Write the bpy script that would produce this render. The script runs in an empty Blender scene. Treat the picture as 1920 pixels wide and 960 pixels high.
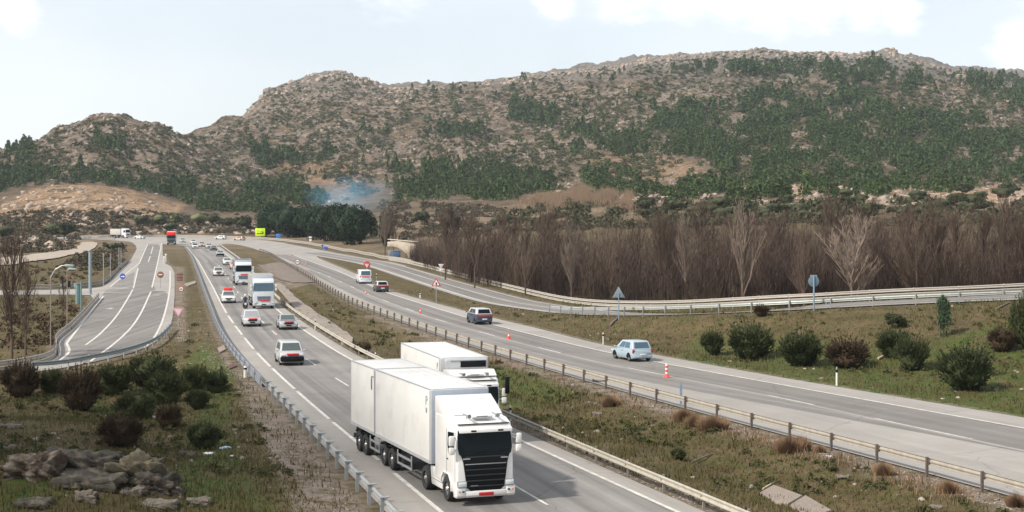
import bpy, bmesh, math, random
import numpy as np
from mathutils import Vector, Matrix
random.seed(7); rng = np.random.default_rng(11)
R = math.radians
S = bpy.context.scene
COL = S.collection
# ---------------------------------------------------------------- camera
HC = 12.0; F = 3000.0; HOR = 385.0
cd = bpy.data.cameras.new('camera'); cam = bpy.data.objects.new('camera', cd); COL.objects.link(cam)
cam.location = (0, 0, HC); cam.rotation_euler = (R(90), 0, 0)
cd.sensor_width = 36; cd.lens = F/1920*36; cd.shift_y = -95/1920
cd.clip_start = 0.5; cd.clip_end = 20000
S.camera = cam
# ---------------------------------------------------------------- sky and sun
SUN_EL, SUN_AZ = R(43), R(-124)      # azimuth clockwise from +Y: sun stands left and behind the camera
w = bpy.data.worlds.new('World'); S.world = w; w.use_nodes = True
nt = w.node_tree; nt.nodes.clear()
def N(nt, t, **k):
    n = nt.nodes.new(t)
    for a, b in k.items():
        if a == 'ins':
            for i, v in b.items(): n.inputs[i].default_value = v
        else: setattr(n, a, b)
    return n
def LK(nt, a, b): nt.links.new(a, b)
out = N(nt, 'ShaderNodeOutputWorld'); bg = N(nt, 'ShaderNodeBackground', ins={1: 0.092})
sky = N(nt, 'ShaderNodeTexSky', sky_type='NISHITA', sun_disc=False, sun_elevation=SUN_EL, sun_rotation=SUN_AZ,
        altitude=900, air_density=1.0, dust_density=2.2, ozone_density=1.6)
tc = N(nt, 'ShaderNodeTexCoord')
no = N(nt, 'ShaderNodeTexNoise', ins={'Scale': 9.0, 'Detail': 9.0, 'Roughness': 0.62, 'Distortion': 0.25})
mp = N(nt, 'ShaderNodeMapping', ins={'Scale': (1, 1, 2.6)})
LK(nt, tc.outputs['Generated'], mp.inputs[0]); LK(nt, mp.outputs[0], no.inputs['Vector'])
# cloud banks: soft patches of the sky where cloud may form, broken up by noise
acc = None
for (px, py, rad) in [(1450, -20, .045), (1360, -5, .03), (1290, -25, .04), (1540, 0, .04), (1620, 12, .034), (1680, 24, .024), (1035, 0, .024), (1915, 85, .030), (2020, 60, .05), (20, 5, .028), (1180, -60, .05), (700, -140, .08), (2300, 40, .08), (-300, -40, .1)]:
    d = Vector(((px-960)/F, 1, (HOR-py)/F)).normalized()
    vm = N(nt, 'ShaderNodeVectorMath', operation='DISTANCE'); LK(nt, tc.outputs['Generated'], vm.inputs[0]); vm.inputs[1].default_value = d
    mr = N(nt, 'ShaderNodeMapRange', ins={1: rad*1.15, 2: rad*0.1, 3: 0.0, 4: 1.0}); LK(nt, vm.outputs['Value'], mr.inputs[0])
    if acc is None: acc = mr.outputs[0]
    else:
        mx = N(nt, 'ShaderNodeMath', operation='MAXIMUM'); LK(nt, acc, mx.inputs[0]); LK(nt, mr.outputs[0], mx.inputs[1]); acc = mx.outputs[0]
no.inputs['Scale'].default_value = 26.0
ad = N(nt, 'ShaderNodeMath', operation='MULTIPLY_ADD', ins={1: 1.1}); LK(nt, no.outputs[0], ad.inputs[0]); LK(nt, acc, ad.inputs[2])
mr = N(nt, 'ShaderNodeMapRange', interpolation_type='SMOOTHSTEP', ins={1: .93, 2: 1.65, 3: 0, 4: 0.85}); LK(nt, ad.outputs[0], mr.inputs[0])
# a thin veil of high cloud whitens the whole sky
vn = N(nt, 'ShaderNodeTexNoise', ins={'Scale': 3.0, 'Detail': 5.0}); LK(nt, mp.outputs[0], vn.inputs['Vector'])
vr = N(nt, 'ShaderNodeMapRange', ins={1: .3, 2: .7, 3: .50, 4: .74}); LK(nt, vn.outputs[0], vr.inputs[0])
veil = N(nt, 'ShaderNodeMixRGB'); veil.inputs[2].default_value = (10.0, 10.3, 10.5, 1)
LK(nt, vr.outputs[0], veil.inputs[0]); LK(nt, sky.outputs[0], veil.inputs[1])
cm = N(nt, 'ShaderNodeMixRGB'); cm.inputs[2].default_value = (12.8, 12.5, 12.3, 1)
LK(nt, mr.outputs[0], cm.inputs[0]); LK(nt, veil.outputs[0], cm.inputs[1])
LK(nt, cm.outputs[0], bg.inputs[0]); LK(nt, bg.outputs[0], out.inputs[0])
sl = bpy.data.lights.new('sun', 'SUN'); sun = bpy.data.objects.new('sun', sl); COL.objects.link(sun)
sl.energy = 4.6; sl.angle = R(3); sl.color = (1, .93, .83)
sd = Vector((math.sin(SUN_AZ)*math.cos(SUN_EL), math.cos(SUN_AZ)*math.cos(SUN_EL), math.sin(SUN_EL)))
sun.rotation_euler = sd.to_track_quat('Z', 'Y').to_euler()
S.view_settings.view_transform = 'Standard'; S.view_settings.look = 'None'
S.view_settings.exposure = 0.36; S.view_settings.gamma = 1
S.render.engine = 'CYCLES'
S.cycles.volume_bounces = 1; S.cycles.volume_step_rate = 4.0; S.cycles.max_bounces = 6
S.cycles.diffuse_bounces = 2; S.cycles.glossy_bounces = 2; S.cycles.transmission_bounces = 2

# ---------------------------------------------------------------- helpers
def tag(o, label=None, cat=None, group=None, kind=None):
    if label: o['label'] = label
    if cat: o['category'] = cat
    if group: o['group'] = group
    if kind: o['kind'] = kind
    return o
def empty(name, loc=(0, 0, 0), rz=0, label=None, cat=None, group=None):
    o = bpy.data.objects.new(name, None); COL.objects.link(o); o.location = loc; o.rotation_euler = (0, 0, rz)
    o.empty_display_size = .3
    return tag(o, label, cat, group)
def npmesh(name, V, Fc, mats, parent=None, smooth=False, link=True, mi=None):
    """V (n,3), Fc (m,k) array of faces with k corners, or list of such arrays"""
    V = np.asarray(V, np.float32)
    Fs = [np.asarray(f, np.int32) for f in (Fc if isinstance(Fc, list) else [Fc]) if len(f)]
    me = bpy.data.meshes.new(name)
    me.vertices.add(len(V)); me.vertices.foreach_set('co', V.ravel())
    lv = np.concatenate([f.ravel() for f in Fs]); tot = np.concatenate([np.full(len(f), f.shape[1], np.int32) for f in Fs])
    me.loops.add(len(lv)); me.loops.foreach_set('vertex_index', lv)
    me.polygons.add(len(tot)); st = np.concatenate([[0], np.cumsum(tot)[:-1]]).astype(np.int32)
    me.polygons.foreach_set('loop_start', st); me.polygons.foreach_set('loop_total', tot)
    if mi is not None: me.polygons.foreach_set('material_index', np.asarray(mi, np.int32))
    if smooth: me.polygons.foreach_set('use_smooth', np.ones(len(tot), bool))
    me.update(calc_edges=True)
    for m in (mats if isinstance(mats, (list, tuple)) else [mats]): me.materials.append(m)
    o = bpy.data.objects.new(name, me)
    if link: COL.objects.link(o)
    if parent: o.parent = parent
    return o
class MB:
    def __init__(s): s.v = []; s.f = []
    def add(s, vs, fs):
        b = len(s.v); s.v += [tuple(v) for v in vs]; s.f += [tuple(i+b for i in f) for f in fs]; return s
    def box(s, c, d, M=None):
        x, y, z = [q/2 for q in d]
        vs = [Vector((c[0]+a*x, c[1]+b*y, c[2]+e*z)) for e in (-1, 1) for b in (-1, 1) for a in (-1, 1)]
        if M: vs = [M @ v for v in vs]
        return s.add(vs, [(0, 2, 3, 1), (4, 5, 7, 6), (0, 1, 5, 4), (2, 6, 7, 3), (0, 4, 6, 2), (1, 3, 7, 5)])
    def tube(s, pts, r, n=8, cap=True):
        pts = [Vector(p) for p in pts]; rs = r if isinstance(r, (list, tuple)) else [r]*len(pts)
        vs = []; 
        for i, p in enumerate(pts):
            d = (pts[min(i+1, len(pts)-1)]-pts[max(i-1, 0)]).normalized()
            a = Vector((0, 0, 1)) if abs(d.z) < .9 else Vector((1, 0, 0))
            u = d.cross(a).normalized(); v = d.cross(u)
            vs += [p+(u*math.cos(6.2832*k/n)+v*math.sin(6.2832*k/n))*rs[i] for k in range(n)]
        fs = [(i*n+k, i*n+(k+1) % n, (i+1)*n+(k+1) % n, (i+1)*n+k) for i in range(len(pts)-1) for k in range(n)]
        if cap: fs += [tuple(range(n))[::-1], tuple((len(pts)-1)*n+k for k in range(n))]
        return s.add(vs, fs)
    def prism(s, poly, x0, x1, axis=0):
        """polygon in the plane across axis, extruded from x0 to x1"""
        def P(x, a, b): return [(x, a, b), (a, x, b), (a, b, x)][axis]
        n = len(poly)
        vs = [P(x0, *p) for p in poly]+[P(x1, *p) for p in poly]
        return s.add(vs, [tuple(range(n))[::-1], tuple(range(n, 2*n))]+[(i, (i+1) % n, n+(i+1) % n, n+i) for i in range(n)])
    def build(s, name, mat, parent=None, bevel=0, seg=2, smooth=False, link=True):
        me = bpy.data.meshes.new(name); bm = bmesh.new()
        vv = [bm.verts.new(v) for v in s.v]
        for f in s.f:
            try: bm.faces.new([vv[i] for i in f])
            except ValueError: pass
        bmesh.ops.recalc_face_normals(bm, faces=bm.faces)
        if bevel:
            es = [e for e in bm.edges if len(e.link_faces) == 2 and e.calc_face_angle(0) > .35]
            bmesh.ops.bevel(bm, geom=es, offset=bevel, segments=seg, affect='EDGES', profile=.5, clamp_overlap=True)
        bm.to_mesh(me); bm.free()
        if smooth or bevel:
            for p in me.polygons: p.use_smooth = True
            try: me.set_sharp_from_angle(angle=R(40))
            except Exception: pass
        me.materials.append(mat)
        o = bpy.data.objects.new(name, me)
        if link: COL.objects.link(o)
        if parent: o.parent = parent
        return o
def copy_tree(o, parent=None):
    c = o.copy(); COL.objects.link(c); c.parent = parent
    for ch in [k for k in o.children]: copy_tree(ch, c)
    return c
# ---------------------------------------------------------------- materials
MATS = {}
def mat(name, col, rough=.7, metal=0, var=.12, vscale=3.0, bump=0.0, bscale=20.0, coat=0, spec=.5, two=None, tscale=1.0, tr=(.45, .6), trans=0):
    if name in MATS: return MATS[name]
    m = bpy.data.materials.new(name); m.use_nodes = True; n = m.node_tree; b = n.nodes['Principled BSDF']
    MATS[name] = m
    b.inputs['Roughness'].default_value = rough; b.inputs['Metallic'].default_value = metal
    b.inputs['Specular IOR Level'].default_value = spec; b.inputs['Coat Weight'].default_value = coat
    g = N(n, 'ShaderNodeTexCoord')
    a = N(n, 'ShaderNodeTexNoise', ins={'Scale': vscale, 'Detail': 5.0, 'Roughness': .6}); LK(n, g.outputs['Object'], a.inputs['Vector'])
    mr = N(n, 'ShaderNodeMapRange', ins={1: .25, 2: .75, 3: 1-var, 4: 1+var}); LK(n, a.outputs[0], mr.inputs[0])
    mu = N(n, 'ShaderNodeMixRGB', blend_type='MULTIPLY', ins={0: 1.0}); mu.inputs[1].default_value = (*col, 1)
    if two:
        t = N(n, 'ShaderNodeTexNoise', ins={'Scale': tscale, 'Detail': 6.0, 'Roughness': .65}); LK(n, g.outputs['Object'], t.inputs['Vector'])
        r2 = N(n, 'ShaderNodeMapRange', ins={1: tr[0], 2: tr[1]}); LK(n, t.outputs[0], r2.inputs[0])
        mx = N(n, 'ShaderNodeMixRGB'); mx.inputs[1].default_value = (*col, 1); mx.inputs[2].default_value = (*two, 1)
        LK(n, r2.outputs[0], mx.inputs[0]); LK(n, mx.outputs[0], mu.inputs[1])
    LK(n, mr.outputs[0], mu.inputs[2]); LK(n, mu.outputs[0], b.inputs['Base Color'])
    if bump:
        c = N(n, 'ShaderNodeTexNoise', ins={'Scale': bscale, 'Detail': 6.0, 'Roughness': .7}); LK(n, g.outputs['Object'], c.inputs['Vector'])
        bp = N(n, 'ShaderNodeBump', ins={'Strength': .9, 'Distance': bump}); LK(n, c.outputs[0], bp.inputs['Height']); LK(n, bp.outputs[0], b.inputs['Normal'])
    return m
def leafmat(name, c1, c2, rough=.8, sss=True):
    """foliage: colour changes from leaf to leaf and from plant to plant"""
    if name in MATS: return MATS[name]
    m = bpy.data.materials.new(name); m.use_nodes = True; n = m.node_tree; b = n.nodes['Principled BSDF']; MATS[name] = m
    b.inputs['Roughness'].default_value = rough; b.inputs['Specular IOR Level'].default_value = .2
    g = N(n, 'ShaderNodeNewGeometry'); oi = N(n, 'ShaderNodeObjectInfo')
    ad = N(n, 'ShaderNodeMath', operation='MULTIPLY_ADD', ins={1: .55}); LK(n, g.outputs['Random Per Island'], ad.inputs[0])
    m2 = N(n, 'ShaderNodeMath', operation='MULTIPLY', ins={1: .45}); LK(n, oi.outputs['Random'], m2.inputs[0]); LK(n, m2.outputs[0], ad.inputs[2])
    mx = N(n, 'ShaderNodeMixRGB'); mx.inputs[1].default_value = (*c1, 1); mx.inputs[2].default_value = (*c2, 1)
    LK(n, ad.outputs[0], mx.inputs[0]); LK(n, mx.outputs[0], b.inputs['Base Color'])
    return m
# ---------------------------------------------------------------- noise
def _h(ix, iy, sd):
    n = (ix.astype(np.int64)*374761393 + iy.astype(np.int64)*668265263 + sd*1442695041) & 0x7fffffff
    n = ((n ^ (n >> 13))*1274126177) & 0x7fffffff
    return ((n ^ (n >> 16)) & 0xffff)/65535.0
def vnoise(x, y, sd=0):
    ix = np.floor(x); iy = np.floor(y); fx = x-ix; fy = y-iy
    fx = fx*fx*(3-2*fx); fy = fy*fy*(3-2*fy); ix = ix.astype(np.int64); iy = iy.astype(np.int64)
    a = _h(ix, iy, sd); b = _h(ix+1, iy, sd); c = _h(ix, iy+1, sd); d = _h(ix+1, iy+1, sd)
    return (a*(1-fx)+b*fx)*(1-fy)+(c*(1-fx)+d*fx)*fy
def fbm(x, y, o=4, sd=0, g=.5):
    s = 0; a = 1; t = 0
    for i in range(o):
        s = s+a*(vnoise(x, y, sd+i*7)*2-1); t += a; a *= g; x, y = x*2.03+y*.31+5.1, y*2.03-x*.31+1.7
    return s/t
def ridged(x, y, o=4, sd=0, g=.55):
    s = 0; a = 1; t = 0
    for i in range(o):
        s = s+a*(1-np.abs(vnoise(x, y, sd+i*7)*2-1)*2); t += a; a *= g; x, y = x*2.03+y*.41+5.1, y*2.03-x*.41+1.7
    return s/t
def sstep(a, b, x):
    t = np.clip((x-a)/(b-a), 0, 1); return t*t*(3-2*t)
# ---------------------------------------------------------------- reading the ground plan
def G(px, py, z=0.0):
    s = (py-HOR)/(HC-z); return ((px-960)/s, F/s, z)
def PX(X, Y, Z): return 960+F*X/Y, HOR+F*(HC-Z)/Y
def curve(pts, sm=13, lo=None, hi=None):
    """pixel points of a flat line -> smoothed X as a function of Y"""
    P = np.array([G(*p)[:2] for p in pts]); P = P[np.argsort(P[:, 1])]
    Y = np.arange(30, 720, 1.0); X = np.interp(Y, P[:, 1], P[:, 0])
    k = (P[1]-P[0]); lo_ = Y < P[0, 1]; X[lo_] = P[0, 0]+(Y[lo_]-P[0, 1])*k[0]/k[1]
    k = (P[-1]-P[-2]); hi_ = Y > P[-1, 1]; X[hi_] = P[-1, 0]+(Y[hi_]-P[-1, 1])*k[0]/k[1]
    X = np.convolve(np.pad(X, sm, mode='reflect', reflect_type='odd'), np.ones(2*sm+1)/(2*sm+1), 'valid')
    return lambda y: np.interp(y, Y, X)
def chaikin(P, it=2):
    P = np.asarray(P, float)
    for _ in range(it):
        a = P[:-1]*.75+P[1:]*.25; b = P[:-1]*.25+P[1:]*.75
        Q = np.empty((2*len(a), P.shape[1])); Q[0::2] = a; Q[1::2] = b
        P = np.vstack([P[:1], Q, P[-1:]])
    return P
def resample(P, step):
    P = np.asarray(P, float); d = np.r_[0, np.cumsum(np.linalg.norm(np.diff(P[:, :2], axis=0), axis=1))]
    n = max(2, int(round(d[-1]/step))+1); t = np.linspace(0, d[-1], n)
    return np.stack([np.interp(t, d, P[:, k]) for k in range(P.shape[1])], 1)
def offset(P, o):
    """o > 0: to the right of the direction of travel"""
    P = np.asarray(P, float); d = np.gradient(P[:, :2], axis=0); d /= np.linalg.norm(d, axis=1)[:, None]
    Q = P.copy(); Q[:, 0] += d[:, 1]*o; Q[:, 1] -= d[:, 0]*o; return Q
LE = curve([(330, 452), (345, 460), (360, 480), (372, 510), (383, 540), (400, 586), (414, 621), (429, 646), (443, 665), (460, 684), (485, 713), (512, 740), (560, 785), (605, 835), (660, 893), (724, 960)])
LLn = curve([(350, 463), (372, 490), (400, 540), (420, 580), (439, 609), (485, 667), (562, 740), (660, 822), (827, 960)])
RL = curve([(405, 462), (440, 490), (480, 540), (513, 576), (552, 607), (610, 646), (660, 677), (969, 823), (1270, 960)])
RE = lambda y: RL(y)+1.1
RCL = curve([(430, 455), (470, 464), (510, 477), (607, 535), (667, 570), (831, 630), (929, 662), (1040, 695), (1162, 729), (1284, 764), (1445, 807), (1588, 842), (1770, 891), (1885, 923)])
RCR = curve([(1920, 783), (1570, 725), (1450, 706), (1280, 674), (1132, 648), (995, 612), (935, 599), (860, 580), (785, 560), (725, 543), (660, 510), (585, 479)], 8)
RCline = curve([(560, 482), (640, 511), (725, 549), (880, 597), (1000, 628), (1150, 664), (1280, 688), (1446, 718), (1920, 803)], 8)
RCmid = curve([(520, 480), (620, 520), (700, 556), (820, 600), (1000, 650), (1200, 697), (1415, 733), (1524, 761), (1701, 798), (1843, 828)], 10)
SRn = chaikin([G(*p) for p in [(560, 474), (592, 479), (672, 492.5), (710, 504), (772, 525), (835, 545), (897, 564), (940, 572.5), (1045, 587), (1114, 591, .6), (1200, 592, 1.3), (1316, 589, 2.0), (1450, 583, 2.7), (1629, 573, 3.3), (1760, 567, 3.7), (1899, 562, 4.0), (2100, 552, 4.5), (2400, 538, 5)]], 3)
SRn = resample(SRn, 2.0); SRf = offset(SRn, -6.6); SRn2 = offset(SRn, 0.6)
for _ in range(1):
    SRf = resample(SRf, 2.0)
SRE = resample(offset(SRn, -9.6), 2.0)
Ya = np.arange(44, 470, 2.0)
def stack(fn, Y): return np.stack([fn(Y), Y], 1)
polyLC = np.vstack([stack(LE, Ya), stack(RE, Ya)[::-1]])
Yb = np.arange(44, 384, 2.0)
polyRC = np.vstack([stack(RCL, Yb)-[.3, 0], stack(RCR, Yb)[::-1]])
def pxpoly(pts, it=1, z=0):
    P = np.array([G(p[0], p[1], z)[:2] for p in pts]); P = np.vstack([P, P[:1]]); return chaikin(P, it)[:-1]
rampP = pxpoly([(305, 452), (305, 491), (327, 503), (328, 544), (325, 594), (316, 616), (297, 637), (272, 653), (219, 669), (166, 680), (119, 690), (72, 696), (40, 700), (40, 690), (72, 684), (109, 669), (108, 655), (106, 647), (109, 637), (141, 612), (187, 554), (120, 552), (0, 553), (-120, 554), (-120, 544), (0, 545), (120, 543), (187, 540), (203, 531), (223, 509), (244, 490), (250, 478), (258, 464), (247, 453), (219, 449), (260, 447)])
apronP = pxpoly([(-150, 442.5), (140, 442), (220, 441.5), (300, 443), (400, 445.5), (470, 447.5), (520, 453), (560, 461), (640, 476), (700, 487), (748, 493), (790, 512), (772, 523), (710, 502), (672, 491), (592, 478), (600, 486), (580, 490), (540, 492), (512, 478), (487, 470), (470, 464), (440, 457.5), (418, 457), (408, 462), (345, 461), (305, 457), (280, 456), (220, 451), (150, 447), (-150, 447)], 1)
polySR = np.vstack([SRn2[:, :2], SRf[::-1, :2]])
flats = [polyLC, polyRC, rampP, apronP]
def inpoly(X, Y, P):
    c = np.zeros(X.shape, bool); n = len(P)
    for i in range(n):
        x0, y0 = P[i]; x1, y1 = P[(i+1) % n]
        if y0 == y1: continue
        c ^= ((y0 > Y) != (y1 > Y)) & (X < (x1-x0)*(Y-y0)/(y1-y0)+x0)
    return c
def distline(X, Y, P, z=None):
    best = np.full(X.shape, 1e18); bz = np.zeros(X.shape)
    for i in range(len(P)-1):
        ax, ay = P[i][0], P[i][1]; dx, dy = P[i+1][0]-ax, P[i+1][1]-ay; L = dx*dx+dy*dy+1e-12
        t = np.clip(((X-ax)*dx+(Y-ay)*dy)/L, 0, 1); q = (X-ax-t*dx)**2+(Y-ay-t*dy)**2
        m = q < best; best = np.where(m, q, best)
        if z is not None: bz = np.where(m, z[i]+t*(z[i+1]-z[i]), bz)
    return (np.sqrt(best), bz) if z is not None else np.sqrt(best)
def dpoly(X, Y, P):
    Q = resample(np.vstack([P, P[:1]]), 8.0) if len(P) > 120 else np.vstack([P, P[:1]])
    d = distline(X, Y, Q); d[inpoly(X, Y, P)] = 0; return d
# ---------------------------------------------------------------- terrain
cx = np.array([-1500, -600, 0, 60, 100, 150, 200, 250, 290, 330, 375, 420, 450, 480, 500, 545, 600, 640, 690, 730, 800, 870, 950, 1000, 1100, 1150, 1220, 1280, 1400, 1500, 1600, 1640, 1667, 1690, 1740, 1790, 1840, 1920, 2500, 3500], float)
def row(Y, d):
    k = sorted(d); y = np.interp(cx, k, [d[a] for a in k]); return HC+(HOR-y)*Y/F
zrow = lambda d: np.interp(cx, sorted(d), [d[a] for a in sorted(d)])
ROWS = [(-60, zrow({0: 0})), (250, zrow({0: 0})), (300, zrow({900: 0, 1000: 1.5, 1200: 3.5, 1920: 4.5})), (380, zrow({730: 0, 900: 3.5, 1200: 8, 1920: 9})),
        (450, zrow({0: 0, 620: 0, 730: 1.5, 900: 5.2, 1000: 6, 1200: 9.2, 1400: 11, 1920: 12})),
        (600, row(600, {-600: 440, 0: 440, 200: 445, 400: 445, 500: 443, 620: 430, 730: 415, 900: 395, 1000: 388, 1200: 372, 1400: 365, 1920: 370})),
        (700, row(700, {-600: 405, 0: 400, 100: 392, 200: 395, 300: 410, 400: 424, 500: 420, 620: 410, 730: 400, 900: 384, 1000: 377, 1200: 362, 1400: 355, 1920: 359})),
        (800, row(800, {-600: 372, 0: 366, 60: 353, 130: 345, 200: 352, 290: 375, 375: 396, 400: 402, 500: 405, 620: 395, 730: 385, 900: 372, 1000: 365, 1200: 352, 1400: 345, 1920: 348})),
        (900, row(900, {-600: 370, 0: 376, 130: 366, 200: 370, 400: 394, 500: 396, 620: 376, 730: 370, 900: 357, 1000: 350, 1200: 337, 1400: 325, 1600: 325, 1920: 335})),
        (1000, row(1000, {-600: 340, 0: 345, 200: 343, 375: 380, 500: 380, 620: 357, 730: 350, 900: 340, 1000: 335, 1200: 318, 1400: 300, 1600: 300, 1680: 303, 1800: 310, 1920: 315})),
        (1200, row(1200, {-1500: 330, -600: 320, 0: 290, 60: 266, 100: 247, 150: 240, 200: 222, 250: 226, 290: 231, 330: 250, 375: 275, 420: 300, 500: 322, 620: 305, 730: 300, 900: 290, 1000: 285, 1200: 262, 1400: 250, 1600: 250, 1680: 255, 1800: 262, 1920: 270, 2500: 290})),
        (1320, row(1320, {-1500: 340, -600: 330, 0: 310, 200: 262, 330: 268, 375: 263, 420: 262, 500: 285, 620: 275, 730: 272, 900: 262, 1000: 255, 1200: 232, 1400: 220, 1600: 222, 1800: 235, 1920: 245, 2500: 270})),
        (1500, row(1500, {-1500: 350, -600: 340, 0: 330, 200: 300, 330: 285, 375: 262, 420: 245, 500: 245, 620: 222, 730: 225, 900: 207, 1000: 197, 1200: 172, 1400: 160, 1600: 160, 1680: 165, 1800: 178, 1920: 192, 2500: 230})),
        (1800, row(1800, {-1500: 350, -600: 345, 0: 340, 200: 315, 330: 290, 375: 268, 400: 254, 420: 242, 450: 222, 480: 194, 500: 170, 545: 156, 600: 138, 640: 136, 690: 153, 730: 170, 800: 165, 870: 160, 950: 154, 1000: 143, 1100: 135, 1150: 130, 1220: 114, 1280: 108, 1400: 98, 1500: 101, 1600: 105, 1640: 101, 1667: 94, 1690: 104, 1740: 119, 1790: 138, 1840: 145, 1920: 165, 2500: 200})),
        (2000, row(2000, {-1500: 350, -600: 348, 0: 345, 375: 285, 450: 238, 500: 190, 620: 152, 730: 180, 900: 170, 1200: 128, 1400: 112, 1600: 118, 1667: 112, 1740: 134, 1790: 143, 1840: 140, 1920: 158, 2500: 190})),
        (2300, row(2300, {-1500: 352, 0: 350, 500: 230, 620: 200, 1000: 190, 1400: 150, 1700: 145, 1790: 139, 1850: 134, 1920: 142, 2100: 135, 2500: 150, 3500: 220})),
        (3000, row(3000, {0: 345, 1000: 260, 2000: 230}))]
RY = np.array([r[0] for r in ROWS], float); RZ = np.array([r[1] for r in ROWS])
def base_z(X, Y):
    px = 960+F*X/np.maximum(Y, 30.0); ci = np.interp(px, cx, np.arange(len(cx)))
    ri = np.interp(Y, RY, np.arange(len(RY)))
    c0 = np.clip(np.floor(ci).astype(int), 0, len(cx)-2); r0 = np.clip(np.floor(ri).astype(int), 0, len(RY)-2)
    fc = ci-c0; fr = ri-r0; fc = fc*fc*(3-2*fc)*.4+fc*.6
    return (RZ[r0, c0]*(1-fc)+RZ[r0, c0+1]*fc)*(1-fr)+(RZ[r0+1, c0]*(1-fc)+RZ[r0+1, c0+1]*fc)*fr
def height(X, Y):
    zb = base_z(X, Y)
    d0 = np.full(X.shape, 1e9); ds = np.full(X.shape, 1e9); zs = np.zeros(X.shape)
    m = (Y < 760) & (X > -260) & (X < 160)
    if m.any():
        xm, ym = X[m], Y[m]
        d = np.full(xm.shape, 1e9)
        for P in flats: d = np.minimum(d, dpoly(xm, ym, P))
        d0[m] = d
        q, zz = distline(xm, ym, SRn[::3], SRn[::3, 2])
        q2 = distline(xm, ym, SRf[::3]); ins = inpoly(xm, ym, polySR)
        q = np.minimum(q, q2); q[ins] = 0; ds[m] = q; zs[m] = zz
    w0 = 1/(d0**2+.02); ws = 1/(ds**2+.02); wb = 1/700.
    z = (zs*ws+zb*wb)/(w0+ws+wb)
    dn = np.minimum(d0, ds)
    k = sstep(.6, 6, dn)
    near = 1-sstep(300, 700, Y)
    z = z - .06*(1-sstep(.3, 2.5, dn))
    z = z - near*.75*sstep(1.5, 9, dn)*(1-sstep(12, 26, X-0.0*Y)*1.0)
    z = z + near*k*(fbm(X/9, Y/9, 3, 3)*.35+fbm(X/2.2, Y/2.2, 3, 9)*.12)
    z = z + k*1.9*np.exp(-((X+20)/7.5)**2-((Y-66)/9)**2)+1.2*np.exp(-((X+26)/9)**2-((Y-84)/8)**2)*k
    # embankment of rough earth in the far median
    z = z + k*near*sstep(120, 150, Y)*(1-sstep(230, 260, Y))*sstep(0, .1, (X-RE(Y))*(RCL(Y)-X))*.5*ridged(X/3.0+Y/9, Y/26-X/9, 3, 31)
    mid = sstep(420, 640, Y)*(1-sstep(900, 1100, Y)); rt = sstep(340, 460, Y)*sstep(0, 40, X)
    kk = sstep(4, 30, dn)
    z = z + kk*np.maximum(mid, rt*.6)*(fbm(X/60, Y/60, 4, 5)*3.0+ridged(X/14, Y/14, 3, 15)*1.0)
    mt = sstep(850, 1150, Y)
    cr_ = 1-.85*sstep(1600, 1770, Y)*(1-sstep(1830, 1950, Y)); z = z + mt*(cr_*fbm(X/150, Y/150, 3, 21)*7+cr_*ridged(X/85+fbm(X/60, Y/60, 2, 3)*.5, Y/170, 4, 33)*13+(.45+.55*cr_)*ridged(X/17, Y/20, 4, 44, .6)*3.2+fbm(X/6, Y/6, 2, 50)*.9)
    return z, dn
pc = np.concatenate([np.linspace(-1500, -80, 50, endpoint=False), np.linspace(-80, 2000, 860), np.linspace(2000, 3500, 52)[1:]])
gy = []; y = -25.0
while y < 2900:
    gy.append(y)
    y += .8 if y < 50 else (max(.4, y*.0055) if y < 600 else (3.2 if y < 1950 else 14))
gy = np.array(gy)
GU = (pc-960)/F
GX = GU[None, :]*(gy[:, None]+30.0); GY = np.repeat(gy[:, None], len(pc), 1)
GZ, GD = height(GX, GY)
def gz(X, Y):
    X = np.asarray(X, float); Y = np.asarray(Y, float)
    ri = np.interp(Y, gy, np.arange(len(gy))); ci = np.interp(X/(Y+30.0), GU, np.arange(len(GU)))
    r0 = np.clip(ri.astype(int), 0, len(gy)-2); c0 = np.clip(ci.astype(int), 0, len(GU)-2); fr = ri-r0; fc = ci-c0
    A = GZ
    return (A[r0, c0]*(1-fc)+A[r0, c0+1]*fc)*(1-fr)+(A[r0+1, c0]*(1-fc)+A[r0+1, c0+1]*fc)*fr
def gd(X, Y):
    ri = np.rint(np.interp(Y, gy, np.arange(len(gy)))).astype(int); ci = np.rint(np.interp(np.asarray(X)/(np.asarray(Y)+30.0), GU, np.arange(len(GU)))).astype(int)
    return GD[ri, ci]
STEPS = np.concatenate([np.arange(45, 300, .5), np.arange(300, 700, 2), np.arange(700, 2600, 5)])
def hit(px, py):
    """where the line of sight through a photo pixel meets the terrain (vectorised)"""
    px = np.atleast_1d(np.asarray(px, float)); py = np.atleast_1d(np.asarray(py, float))
    res = np.full((len(px), 3), np.nan)
    for i0 in range(0, len(px), 2000):
        a = px[i0:i0+2000, None]; b = py[i0:i0+2000, None]
        Y = STEPS[None, :]; X = (a-960)/F*Y; Z = HC-(b-HOR)/F*Y
        below = gz(X, np.broadcast_to(Y, X.shape)) > Z
        k = np.argmax(below, 1); ok = below.any(1)
        Yk = STEPS[k]; Xk = (a[:, 0]-960)/F*Yk
        r = np.stack([Xk, Yk, gz(Xk, Yk)], 1); r[~ok] = np.nan; res[i0:i0+2000] = r
    return res
def H1(px, py): 
    r = hit([px], [py])[0]; return Vector(r)
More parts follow.
